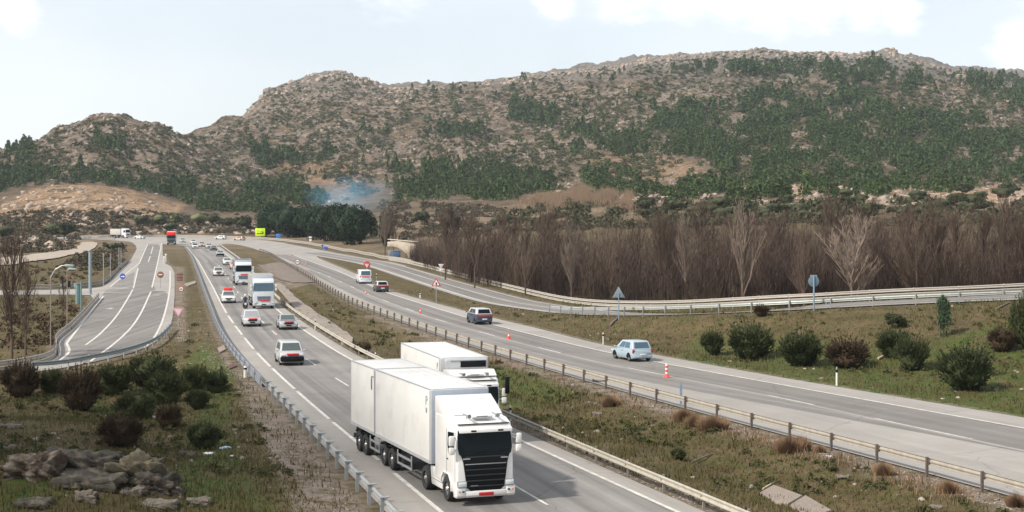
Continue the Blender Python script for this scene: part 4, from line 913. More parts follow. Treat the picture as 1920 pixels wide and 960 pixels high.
def lorry(label, loc, yaw, L_=13.4, seam=8.8, cabL=3.0, top=4.3, vent=False, body=W_TRUCK, boxm=W_BOX, glass=GLS, fancy=True, roofcol=None, curtain=False, zb=1.2, grp=None, band=None, dft=None):
    dft = dft or top-.22
    e = empty('lorry', loc, yaw, label, 'lorry', grp)
    hw = 1.275
    if L_:
        seam = min(seam, L_)
        segs_ = [(0, seam)] + ([(seam+.10, L_)] if seam < L_ else [])
        for (a_, c_) in segs_:
            b_ = MB().box((0, (a_+c_)/2, (top+zb)/2), (hw*2, c_-a_, top-zb)).build('cargo_box', boxm, e, .035, 2)
            tr = MB()
            for s_ in (-1, 1):
                tr.box((s_*(hw+.004), (a_+c_)/2, zb+.07), (.03, c_-a_-.02, .14)); tr.box((s_*(hw-.02), (a_+c_)/2, top+.004), (.09, c_-a_-.05, .03))
                for yy in (a_+.05, c_-.05): tr.box((s_*(hw+.006), yy, (top+zb)/2), (.03, .07, top-zb-.1))
            for yy in (a_+.04, c_-.04): tr.box((0, yy, top+.006), (hw*2-.2, .06, .03))
            tr.build('edge_rail', W_EDGE, b_)
            if fancy:
                rb = MB()
                for k in range(5 if a_ == 0 else 0): rb.box((-.9+k*.45, (a_+c_)/2, top+.006), (.05, c_-a_-.5, .02))
                if a_ == 0: rb.build('roof_rib', W_BOX, b_)
        MB().box((0, -.012, (top+zb)/2+.02), (hw*2-.06, .03, top-zb-.1)).build('front_panel', BLUEISH if not vent else W_EDGE, e, .008)
        ch = MB(); ch.box((0, L_/2, zb-.16), (1.1, L_-.4, .28)); ch.box((0, L_-.1, .62), (2.3, .12, .22)); ch.box((-.95, L_-.12, .9), (.12, .1, .6)); ch.box((.95, L_-.12, .9), (.12, .1, .6))
        for yy in np.arange(.8, L_-.5, 1.1): ch.box((0, float(yy), zb-.06), (2.4, .08, .1))
        ch.build('chassis', DRKM, e, .01)
        if not curtain:
            for yy in ([L_*.46, L_*.46+1.3, L_-2.6, L_-1.35] if L_ > 12 else [L_*.6, L_*.6+1.3]):
                for s_ in (-1, 1):
                    wheel(e, s_*1.06, yy, .5, .36, s_)
                    MB().prism([(yy-.55, .92), (yy-.40, 1.06), (yy+.40, 1.06), (yy+.55, .92), (yy+.53, .9), (yy+.38, 1.03), (yy-.38, 1.03), (yy-.53, .9)], s_*1.06-.18, s_*1.06+.18).build('mudguard', BLK, e)
            for (y0, y1) in ([(L_*.46-3.2, L_*.46-.9), (L_*.46+2.1, L_-3.4)] if L_ > 12 else [(1.2, L_*.6-.8)]):
                for s_ in (-1, 1):
                    g_ = MB(); x_ = s_*1.20
                    for z_ in (.50, .86): g_.box((x_, (y0+y1)/2, z_), (.04, y1-y0, .11))
                    for yy in (y0+.06, y1-.06): g_.box((x_, yy, .76), (.05, .1, .62))
                    g_.build('side_guard', SILV, e, .008)
    # cab
    zt = 3.42; f0 = -.35; f1 = f0-cabL+.05
    wy = f1+1.35; ar = [(wy+.62*math.cos(t), .5+.62*math.sin(t)) for t in np.linspace(math.pi-.25, .25, 9)]
    prof = [(f0, .72), (f0, zt+.02), (f0-1.0, zt+.04), (f1+.75, zt-.02), (f1+.28, zt-.16), (f1+.16, 3.02), (f1+.02, 2.1), (f1-.03, 1.55), (f1-.03, .62), (f1+.05, .42), (f1+.55, .42)]+[(a_, b_) for a_, b_ in ar]+[(f0, .72)]
    prof = prof[:-1] if prof[0] == prof[-1] else prof
    c_ = MB().prism(prof, -1.20, 1.20).build('cab', body if roofcol is None else body, e, .09, 3, smooth=True)
    if roofcol is not None:
        MB().box((0, (f0+f1)/2+.1, zt-.12), (2.56, cabL+.05, 1.15)).build('roof_hood', roofcol, e, .18, 3)
    def P(z):  # cab front face y at height z
        return np.interp(z, [.42, .62, 1.55, 2.1, 3.02, 3.3], [f1+.05, f1-.03, f1-.03, f1+.02, f1+.16, f1+.28])
    def facebulge(x): return .07*(x/1.2)**2
    def facepatch(name, rows, m, parent, off=.02, nx=8):
        V = []; 
        for (z, hw0, hw1) in rows:
            for i in range(nx+1):
                x = hw0+(hw1-hw0)*i/nx; V.append((x, float(P(z))-off+facebulge(x)*0, z))
        Fc = [(r*(nx+1)+i, r*(nx+1)+i+1, (r+1)*(nx+1)+i+1, (r+1)*(nx+1)+i) for r in range(len(rows)-1) for i in range(nx)]
        o = MB().add(V, Fc).build(name, m, parent); md = o.modifiers.new('t', 'SOLIDIFY'); md.thickness = .02; md.offset = 0; return o
    ws = facepatch('windscreen', [(2.06, -1.10, 1.10), (2.3, -1.15, 1.15), (2.75, -1.14, 1.14), (2.98, -1.10, 1.10)], glass, e, .022)
    if fancy:
        wp = MB()
        for x_ in (-.5, .35): wp.tube([(x_, float(P(2.1))-.05, 2.10), (x_+.62, float(P(2.25))-.06, 2.26)], .014, 5)
        wp.build('wiper', BLK, ws)
        vis = MB().prism([(f1+.20, 3.16), (f1-.10, 3.06), (f1-.13, 2.92), (f1-.09, 2.92), (f1+.02, 3.02), (f1+.17, 3.03)], -1.12, 1.12).build('sun_visor', body, e, .02, 2)
        MB().box((0, f1+.26, 3.225), (2.16, .16, .025)).build('seam', BLK, vis)
        for x_ in (-.52, .62):
            MB().box((x_, f1-.115, 2.985), (.22, .03, .07)).build('marker_lamp', BLK, vis, .008)
        MB().box((.02, f1+.55, zt+.06), (.86, .34, .12)).build('roof_lamp', body, e, .05, 3)
        MB().box((.0, f1+.365, zt+.08), (.46, .03, .04)).build('roof_lamp_slot', GREYP, e, .004)
        for s_ in (-1, 1):
            h_ = MB(); h_.tube([(s_*.62, f1+.95, zt+.13), (s_*.62, f1+.35, zt+.13)], [.03, .035], 8); h_.tube([(s_*.62, f1+.35, zt+.13), (s_*.60, f1+.18, zt+.12)], [.035, .085], 10); h_.tube([(s_*1.05, f1+.8, zt+.10), (s_*.62, f1+.62, zt+.12)], .018, 6); h_.tube([(s_*.62, f1+.5, zt+.12), (s_*.62, f1+.5, zt)], .015, 6); h_.build('air_horn', GREYP, e, smooth=True)
        cab_def = [(f0+.03, zt-.03), (f0+.03, dft), (f0-.25, dft+.04), (f0-1.25, zt+.28), (f0-1.75, zt+.02), (f0-1.75, zt-.03)]
        MB().prism(cab_def, -1.18, 1.18).build('air_deflector', body, e, .07, 3)
    # grille, lamps, bumper
    if fancy:
        gr = facepatch('grille', [(.60, -.62, .62), (.74, -.80, .80), (1.2, -.86, .86), (1.75, -.94, .94), (2.0, -1.02, 1.02), (2.06, -1.08, 1.08)], BLK, e, .03)
        for i, z_ in enumerate([.78, 1.0, 1.22, 1.44, 1.66]):
            h_ = .80+.03*i; MB().box((0, float(P(z_))-.055, z_), (h_*2-.1, .05, .035)).build('slat', GREYP if i > 3 else mat('grille_slat', (.022, .025, .028), .35, 0), gr, .008)
        for s_ in (-1, 1): MB().box((s_*.80, float(P(1.86))-.05, 1.88), (.30, .03, .05)).build('badge_bar', SILV, gr, .006)
        mb = MB(); 
        for i in range(6): mb.box((-.62+i*.055, float(P(.72))-.065, .80), (.035, .012, .045))
        mb.build('maker_lettering', SILV, gr)
        MB().box((0, float(P(1.88))-.04, 1.94), (1.7, .03, .05)).build('slat', mat('grille_slat', (.022, .025, .028), .35, 0), gr, .008)
    else:
        gr = facepatch('grille', [(.95, -.7, .7), (1.45, -.78, .78)], BLK if band is None else mat('lorry_blue_grille', (.10, .14, .20), .5), e, .025)
        for z_ in (1.08, 1.22, 1.36): MB().box((0, f1-.07, z_), (1.3, .03, .03)).build('slat', GREYP, gr)
        if band: MB().box((.1, f1-.085, 1.62 if band == 1 else .98), (1.1, .03, .16)).build('red_panel', RED, e, .01)
    bmp = MB(); bmp.prism([(f1+.34, .33), (f1-.04, .33), (f1-.13, .42), (f1-.13, .70), (f1-.06, .80), (f1+.34, .80)], -1.235, -.86); bmp.prism([(f1+.34, .33), (f1-.04, .33), (f1-.13, .42), (f1-.13, .70), (f1-.06, .80), (f1+.34, .80)], .86, 1.235); bmp.prism([(f1+.34, .33), (f1-.04, .33), (f1-.13, .42), (f1-.13, .60), (f1+.34, .60)], -.86, .86)
    bmp.build('bumper', body, e, .03, 2)
    for s_ in (-1, 1):
        hl = MB().box((s_*1.0, f1-.10, .88 if fancy else .70), (.34, .12, .20)).build('headlight', LAMP, e, .03, 2)
        MB().box((s_*1.0, f1-.07, .88 if fancy else .70), (.39, .12, .25)).build('lamp_housing', GREYP, hl, .02)
        MB().box((s_*.96, f1-.14, .60), (.10, .03, .06)).build('fog_lamp', BLK, e, .01); MB().box((s_*1.12, f1-.13, .60), (.06, .03, .06)).build('indicator', ORG, e, .01)
        # side window and door
        x_ = s_*1.206; MB().prism([(f1+.28, 2.05), (f1+1.05, 1.98), (f1+1.15, 2.30), (f1+1.1, 2.85), (f1+.36, 2.90)], x_-.012, x_+.012).build('side_window', glass, e)
        d_ = MB()
        for (ya, za, yb, zb_) in [(f1+.2, .95, f1+.2, 2.95), (f1+1.3, 1.15, f1+1.3, 2.95)]: d_.box((x_, (ya+yb)/2, (za+zb_)/2), (.014, .018, zb_-za))
        d_.build('door_seam', GREYP, e)
        MB().box((x_+s_*.012, f1+1.18, 1.75), (.03, .16, .04)).build('door_handle', BLK, e)
        m_ = MB().box((s_*1.42, f1-.02, 2.62), (.24, .14, .40)).build('mirror', body, e, .05, 2); MB().box((s_*1.42, f1-.02, 2.22), (.24, .14, .30)).build('wide_mirror', body, m_, .05, 2)
        MB().tube([(s_*1.2, f1+.22, 2.75), (s_*1.40, f1-.0, 2.72)], .03, 6).tube([(s_*1.2, f1+.22, 2.25), (s_*1.40, f1-.0, 2.3)], .03, 6).build('mirror_arm', body, m_)
        wheel(e, s_*1.04, wy, .5, .33, s_); wheel(e, s_*1.00, (f0+1.25) if L_ else f0+.9, .5, .5, s_) if fancy else None
        if fancy:
            # side skirt between the axles, step, fuel tank
            sk = MB().prism([(wy+.66, .36), (f0+.55, .36), (f0+.70, .95), (f0+.70, 1.12), (f0-.05, 1.12), (wy+.66, 1.0)], s_*1.12-.04, s_*1.12+.04).build('side_skirt', body, e, .02, 2)
            MB().box((s_*1.165, (wy+f0)/2+.6, .62), (.02, 1.5, .03)).build('step_line', GREYP, sk)
            MB().prism([(wy-.72, .50), (wy-.66, .9), (wy-.35, 1.18), (wy+.35, 1.18), (wy+.66, .9), (wy+.70, .7), (wy+.64, .7), (wy+.6, .86), (wy+.32, 1.12), (wy-.32, 1.12), (wy-.6, .86), (wy-.66, .5)], s_*1.19-.05, s_*1.19+.06).build('wheel_arch', body, e, .01)
    if fancy:
        cf = MB().box((0, f0+.8, .85), (2.1, 1.6, .35)).build('fifth_wheel_deck', DRKM, e, .03)
        pl_ = MB().box((0, f1-.145, .47), (.62, .02, .14)).build('number_plate', RED, e, .006)
        t_ = MB()
        for i in range(9): t_.box((-.23+i*.058, f1-.158, .47), (.03, .006, .07))
        t_.build('plate_digits', mat('plate_digit_dark', (.30, .02, .02), .5), pl_)
    else:
        MB().box((0, f1-.145, .50), (.5, .02, .12)).build('number_plate', BLK if band else RED, e, .006)
    return e
yaw = R(20); cr, sr = math.cos(yaw), math.sin(yaw)
t1 = lorry('big white articulated lorry with two cargo boxes filling the slow lane', (-3.4+1.275*cr, 66.7+1.275*sr, .012), yaw)
Mx = Matrix.Translation((-1.284, .55, 3.78)) @ Matrix.Rotation(-math.pi/2, 4, 'Z') @ Matrix.Rotation(math.pi/2, 4, 'X')
glyph(t1, 'P', .55, Mx, GREYP, 'box_letter'); MB().box((-1.283, .55, 3.36), (.012, .16, .16)).box((-1.283, .55, 3.47), (.012, .2, .03)).build('box_mark', GREYP, t1)
MB().tube([(-1.30, 9.4, 3.9), (-1.32, 9.35, 3.8), (-1.31, 9.35, 3.3)], .03, 6).box((-1.295, 9.25, 3.92), (.03, .3, .05)).build('latch', GREYP, t1)
yaw2 = R(16); cr2, sr2 = math.cos(yaw2), math.sin(yaw2)
t2 = lorry('white refrigerated lorry behind the big lorry in the fast lane', (-3.7+1.27*cr2, 82+1.27*sr2, .012), yaw2, L_=9.5, seam=20, cabL=2.3, top=4.15, vent=True, dft=3.60)
MB().box((.05, -.20, 3.86), (2.2, .38, .50)).build('cooling_unit', W_EDGE, t2, .06, 3); MB().box((.40, -.40, 3.86), (1.35, .03, .34)).build('cooling_grille', BLK, t2, .02); MB().box((-.1, -.40, 4.03), (1.4, .03, .05)).build('cooling_slot', GREYP, t2, .006)
glyph(t2, 'P', .5, Matrix.Translation((-1.284, .5, 3.7)) @ Matrix.Rotation(-math.pi/2, 4, 'Z') @ Matrix.Rotation(math.pi/2, 4, 'X'), GREYP, 'box_letter')
MB().box((1.50, -2.9, 3.0), (.22, .16, .85)).build('long_mirror', BLK, t2, .04)
def yaw_at(fn, Y): return math.atan(-(fn(Y+5)-fn(Y-5))/10.0)   # heading of an oncoming vehicle along a lane
def onc(px, py): 
    X, Y, _ = G(px, py); return (X, Y, .012), yaw_at(LLn, Y)
l3, y3 = onc(493, 579)
t3 = lorry('grey tarpaulin sided lorry with blue windscreen, nearer of the two distant grey lorries', (l3[0]-.45, l3[1]+2.4, .012), y3+R(.5), L_=6.5, seam=20, cabL=2.3, top=3.75, boxm=mat('tarpaulin_grey', (.28, .27, .25), .8, var=.15, vscale=1), glass=GLSB, fancy=False, body=paint('lorry_pale_grey', (.52, .55, .57)), band=2)
l4, y4 = onc(456, 535)
t4 = lorry('pale grey lorry with a dark windscreen, farther of the two distant grey lorries', (l4[0]-.45, l4[1]+2.4, .012), y4, L_=7, seam=20, cabL=2.3, top=3.7, boxm=mat('lorry_box_dark', (.10, .10, .10), .7), glass=GLS, fancy=False, body=paint('lorry_pale_grey', (.52, .55, .57)), band=1)
t5 = lorry('far lorry with bright red cab roof and dark green front at the ramp mouth', (G(318, 459)[0], G(318, 459)[1]+2.5, .03), R(10), L_=7, seam=20, cabL=2.3, top=3.9, fancy=False, body=mat('lorry_dark_green', (.05, .085, .08), .4), roofcol=mat('lorry_red', (.75, .02, .015), .35))
t6 = lorry('far white box van lorry at the upper left road bend', (G(228, 446.5)[0], G(228, 446.5)[1]+2, .03), R(62), L_=5, seam=20, cabL=2.1, top=3.3, fancy=False, boxm=mat('box_beige', (.42, .39, .35), .7))
# --- cars
def loft(secs, cap=True):
    n_ = len(secs[0]); v = [p for s_ in secs for p in s_]; f = [(i*n_+k, i*n_+(k+1) % n_, (i+1)*n_+(k+1) % n_, (i+1)*n_+k) for i in range(len(secs)-1) for k in range(n_)]
    if cap: f += [tuple(range(n_))[::-1], tuple((len(secs)-1)*n_+k for k in range(n_))]
    return MB().add(v, f)
def car(label, loc, rz, colr, kind='hatch', glass=GLS2, L_=4.1, W_=1.76, H_=1.48, panel=None, lower=None, plate=True, rear_red=False, cat='car', group=None, roof=None):
    e = empty('car' if cat == 'car' else 'van', loc, rz, label, cat, group); hw = W_/2
    P_ = colr; f = -L_/2; r = L_/2
    hood = {'hatch': .95, 'sedan': 1.05, 'mpv': .55, 'van': .6}[kind]; zh = {'hatch': .86, 'sedan': .82, 'mpv': 1.02, 'van': 1.15}[kind]; zbelt = {'hatch': .95, 'sedan': .9, 'mpv': 1.05, 'van': 1.2}[kind]
    tail = {'hatch': .10, 'sedan': .85, 'mpv': .06, 'van': .03}[kind]
    def sec(y, hw_, z0, z1, sh_):
        return [(-hw_*.90, y, z0), (-hw_*.99, y, z0+.12), (-hw_, y, z0+(z1-z0)*.55), (-hw_*.965, y, z1-sh_), (-hw_*.80, y, z1), (hw_*.80, y, z1), (hw_*.965, y, z1-sh_), (hw_, y, z0+(z1-z0)*.55), (hw_*.99, y, z0+.12), (hw_*.90, y, z0)]
    ss = [sec(f, hw*.80, .30, .62, .05), sec(f+.08, hw*.92, .24, .70, .06), sec(f+.35, hw*.99, .22, zh-.10, .08), sec(f+hood*.75, hw, .20, zh, .08), sec(f+hood+.25, hw, .20, zbelt, .07), sec(0, hw, .20, zbelt+.01, .07), sec(r-tail-.3, hw, .20, zbelt+.03, .07), sec(r-.25, hw*.98, .22, zbelt-(.0 if kind != 'sedan' else .02), .08), sec(r-.05, hw*.93, .28, zbelt-.06, .08), sec(r, hw*.88, .34, zbelt-.20, .08)]
    body = loft(ss).build('body', P_, e, smooth=True)
    # greenhouse
    y0, y1, y2, y3 = f+hood*.85, f+hood+.75-(.15 if kind in ('mpv', 'van') else 0), r-tail-(.35 if kind != 'sedan' else .55), r-tail-.02
    if kind == 'van': y2, y3 = r-.12, r-.03
    zt = H_; hb, ht = hw*.93, hw*.76 if kind != 'van' else hw*.86; zb = zbelt-.03
    cabin = MB().add([(-hb, y0, zb), (hb, y0, zb), (hb, y3, zb), (-hb, y3, zb), (-ht, y1, zt-.04), (ht, y1, zt-.04), (ht, y2, zt-.03), (-ht, y2, zt-.03)], [(0, 1, 5, 4), (1, 2, 6, 5), (2, 3, 7, 6), (3, 0, 4, 7), (4, 5, 6, 7), (0, 3, 2, 1)]).build('cabin', roof or P_, e, .06, 3)
    def pane(name, a, b_, c_, d_, u0, u1, v0, v1, off, m=None):
        a, b_, c_, d_ = map(Vector, (a, b_, c_, d_)); q = lambda u, v: (a*(1-u)+b_*u)*(1-v)+(d_*(1-u)+c_*u)*v
        nn = (b_-a).cross(d_-a).normalized(); 
        if nn.dot((a+c_)/2-Vector((0, (y1+y2)/2, zb))) < 0: nn = -nn
        V = [q(u0, v0)+nn*off, q(u1, v0)+nn*off, q(u1, v1)+nn*off, q(u0, v1)+nn*off]; V += [v-nn*.02 for v in V]
        return MB().add(V, [(0, 1, 2, 3), (7, 6, 5, 4), (0, 4, 5, 1), (1, 5, 6, 2), (2, 6, 7, 3), (3, 7, 4, 0)]).build(name, m or glass, e)
    A, B_, C_, D_ = (-hb, y0, zb), (hb, y0, zb), (hb, y3, zb), (-hb, y3, zb); E_, F_, G_, H__ = (-ht, y1, zt-.04), (ht, y1, zt-.04), (ht, y2, zt-.03), (-ht, y2, zt-.03)
    pane('windscreen', A, B_, F_, E_, .07, .93, .10, .90, .012); pane('rear_window', D_, C_, G_, H__, .10, .90, .16, .86, .012)
    for (a, b_, c_, d_) in ((A, D_, H__, E_), (B_, C_, G_, F_)):
        if kind == 'van': pane('side_window', a, b_, c_, d_, .12, .34, .2, .85, .012)
        else:
            pane('side_window', a, b_, c_, d_, .16, .47, .14, .84, .012); pane('side_window', a, b_, c_, d_, .50, .82, .14, .84, .012)
    for s_ in (-1, 1):
        for yy in (f+.78, r-.72):
            wheel(e, s_*(hw-.11), yy, .31, .2, s_, rimr=.66)
            ar = [(yy+.37*math.cos(t), .31+.37*math.sin(t)) for t in np.linspace(0, math.pi, 10)]; MB().prism(ar, s_*(hw-.12)-.125, s_*(hw-.12)+.132).build('wheel_arch', BLK, e)
        MB().box((s_*hw*.74, f+.10, zh-.22), (.34, .16, .14)).build('headlight', LAMP, e, .03, 2)
        MB().box((s_*hw*.86, r-.08, zbelt-.17), (.18, .14, .26 if kind != 'sedan' else .14)).build('taillight', TAIL, e, .03, 2)
        MB().box((s_*(hw+.09), y0+.25, zbelt+.06), (.18, .10, .12)).build('mirror', P_, e, .03, 2)
        MB().box((s_*(hw+.002), .15, zbelt-.17), (.02, .16, .03)).build('door_handle', BLK, e)
    MB().box((0, f-.00, .40), (W_*.84, .10, .20)).build('front_bumper', lower or P_, e, .03, 2)
    if lower: MB().box((0, f+.03, .52), (W_*.97, .30, .34)).build('lower_front', lower, e, .06, 3)
    MB().box((0, r-.02, .40), (W_*.88, .12, .20)).build('rear_bumper', lower or P_, e, .03, 2)
    MB().box((0, f-.03, .62 if not lower else .66), (W_*.5, .05, .10)).build('grille', BLK, e, .01)
    if plate: MB().box((.0, f-.075, .44), (.5, .02, .11)).build('number_plate', PLATE if lower else BLK, e, .005)
    MB().box((.0, r+.055, .55), (.5, .02, .11)).build('number_plate', PLATE, e, .005)
    if panel:
        MB().box((0.05, f+.10, .78 if kind != 'mpv' else .86), (W_*.50, .30, .11)).build('red_panel', panel, e, .03)
    if rear_red: MB().box((0, r+.01, zbelt-.14), (W_*.62, .06, .13)).build('red_panel', TAIL if rear_red == 1 else RED, e, .02)
    return e
P_WHITE = paint('car_white', (.58, .58, .57)); P_SILV = paint('car_silver', (.30, .31, .32)); P_SBLUE = paint('car_silver_blue', (.32, .40, .46)); P_DARK = paint('car_dark', (.035, .04, .05)); P_NAVY = paint('car_navy', (.03, .05, .08)); P_BEIGE = paint('car_beige', (.48, .36, .30)); P_SALM = paint('car_salmon', (.60, .36, .30)); P_LGREY = paint('car_light_grey', (.42, .42, .43))
def oncoming(label, px, py, *a, dy=2.0, **k):
    (X, Y, Z), yw = onc(px, py); return car(label, (X-.4*dy*math.sin(yw), Y+dy, .014), yw, *a, **k)
oncoming('pale minivan with black lower front and red panel alone in the middle of the road', 540, 686, P_LGREY, 'mpv', L_=4.3, W_=1.82, H_=1.72, panel=RED, lower=BLK)
oncoming('silver saloon with red panel next to the grey tarpaulin lorry', 536, 619, P_SILV, 'sedan', W_=1.8, H_=1.42, panel=RED)
oncoming('pale grey estate car with red plate left of the silver saloon', 468, 613, P_LGREY, 'hatch', W_=1.78, H_=1.55, panel=RED, glass=GREYP)
cw = oncoming('white car with a red beacon bar on its roof by the left edge line', 425, 569, P_WHITE, 'hatch', W_=1.75, H_=1.45)
MB().box((0, .2, 1.62), (1.05, .5, .34)).build('roof_beacon', mat('beacon_red', (.65, .03, .02), .4), cw, .06, 2)
oncoming('white car with an orange band across its bonnet near the left edge line', 407, 518, P_WHITE, 'hatch', W_=1.78, H_=1.5, panel=ORG, L_=4.3)
oncoming('salmon coloured car just above the farther grey lorry', 438, 505, P_SALM, 'hatch', W_=1.75, H_=1.45)
oncoming('small white car left of the salmon car', 424, 497, P_WHITE, 'hatch', W_=1.72, H_=1.4)
oncoming('white car half hidden behind the farther grey lorry', 442, 533, P_WHITE, 'hatch', W_=1.72, H_=1.5, dy=6)
oncoming('dark fronted pale car alone in the fast lane far away', 411, 481, P_LGREY, 'sedan', W_=1.75, H_=1.4, lower=BLK)
oncoming('dark car in the far queue below the road bend', 399, 470, P_DARK, 'sedan', H_=1.4, roof=P_BEIGE)
oncoming('pale car left of the dark car in the far queue', 390, 466, P_LGREY, 'hatch', H_=1.4)
oncoming('beige car in the far queue beside the white one', 377, 463, P_BEIGE, 'hatch', H_=1.45)
oncoming('white car with dark windscreen, foremost of the far queue', 364, 466, P_WHITE, 'hatch', glass=GLS, H_=1.45)
oncoming('white car at the head of the far queue on the bend', 361, 458, P_WHITE, 'hatch', H_=1.45)
oncoming('pale grey car on the left end of the far queue', 341, 455, P_LGREY, 'hatch', H_=1.45)
car('white car driving away alone on the far bend above the queue', (*G(414, 449)[:2], .01), R(75)+math.pi, P_WHITE, 'hatch')
car('brownish car on the far bend right of the lone white car', (*G(449, 451)[:2], .01), R(60)+math.pi, P_BEIGE, 'hatch')
car('low white car beside the white box lorry on the far left bend', (*G(262, 448)[:2], .01), R(65), P_WHITE, 'sedan')
def away(label, px, py, *a, dy=2.0, **k):
    X, Y, _ = G(px, py); yw = yaw_at(RCmid, Y); return car(label, (X, Y+dy, .014), yw+math.pi, *a, **k)
away('silver blue hatchback driving away near the tall red and white cone', 1188, 679, P_SBLUE, 'hatch', glass=GLSB, L_=4.0, W_=1.78, H_=1.58)
away('dark blue estate car with white sides driving away in the middle distance', 898, 609, P_NAVY, 'mpv', glass=GLS, W_=1.78, H_=1.62, rear_red=2, roof=P_LGREY)
away('small black hatchback with a red lit tail behind the white van', 712, 548, P_DARK, 'hatch', glass=GLS, H_=1.5, rear_red=1, roof=P_LGREY)
away('white box van driving away ahead of the black hatchback', 680, 532, paint('van_white', (.62, .66, .68)), 'van', glass=GLSB, L_=5.0, W_=1.95, H_=2.1, rear_red=2, cat='van')
# motorcycle just behind the pale grey estate car
def motorcycle(label, loc, rz):
    e = empty('motorcycle', loc, rz, label, 'motorcycle')
    for yy in (-.7, .7): 
        w_ = wheel(e, 0, yy, .31, .12, 1, rimr=.7)
    MB().tube([(0, -.7, .31), (0, -.5, .95), (0, -.35, 1.02)], .035, 6).tube([(-.33, -.38, 1.05), (.33, -.38, 1.05)], .02, 6).build('fork', GREYP, e)
    MB().prism([(-.45, .75), (-.35, .95), (.1, .95), (.3, .82), (.85, .88), (.8, .75), (.3, .45), (-.25, .35), (-.45, .5)], -.13, .13).build('frame', BLK, e, .04, 2)
    MB().box((0, .35, .90), (.26, .7, .10)).build('seat', DRKM, e, .04, 2); MB().box((0, -.58, .85), (.26, .14, .22)).build('headlight', LAMP, e, .05, 2)
    p = empty('person', loc, rz, 'rider in dark clothing and white helmet on the distant motorcycle', 'person')
    bm = bmesh.new(); me = bpy.data.meshes.new('person'); J = [(0, .35, 1.0), (0, .28, 1.25), (0, .18, 1.5), (0, .12, 1.62), (0, .08, 1.75), (-.2, .18, 1.48), (-.3, -.02, 1.25), (-.3, -.33, 1.1), (.2, .18, 1.48), (.3, -.02, 1.25), (.3, -.33, 1.1), (-.15, .3, .98), (-.24, -.12, .85), (-.2, .12, .42), (-.2, -.02, .36), (.15, .3, .98), (.24, -.12, .85), (.2, .12, .42), (.2, -.02, .36)]
    rr = [.15, .15, .17, .06, .12, .075, .055, .045, .075, .055, .045, .10, .08, .055, .05, .10, .08, .055, .05]
    vs = [bm.verts.new(j) for j in J]
    for a_, b_ in [(0, 1), (1, 2), (2, 3), (3, 4), (2, 5), (5, 6), (6, 7), (2, 8), (8, 9), (9, 10), (0, 11), (11, 12), (12, 13), (13, 14), (0, 15), (15, 16), (16, 17), (17, 18)]: bm.edges.new((vs[a_], vs[b_]))
    bm.to_mesh(me); bm.free(); o = bpy.data.objects.new('body', me); COL.objects.link(o); o.parent = p; me.materials.append(mat('rider_clothes', (.06, .06, .07), .8))
    md = o.modifiers.new('s', 'SKIN'); 
    if not me.skin_vertices: 
        b2 = bmesh.new(); b2.from_mesh(me); b2.verts.layers.skin.verify(); b2.to_mesh(me); b2.free()
    for i, s_ in enumerate(me.skin_vertices[0].data): s_.radius = (rr[i], rr[i]); s_.use_root = (i == 0)
    o.modifiers.new('d', 'SUBSURF').levels = 1
    V, Fc = lump(2, .02, 3, (.14, .16, .16)); h_ = npmesh('helmet', V+np.array([0, .06, 1.80]), Fc, P_WHITE, p, smooth=True)
    return e
ml, my = onc(460, 584); motorcycle('dark motorcycle between the pale grey estate car and the grey tarpaulin lorry', ml, my)
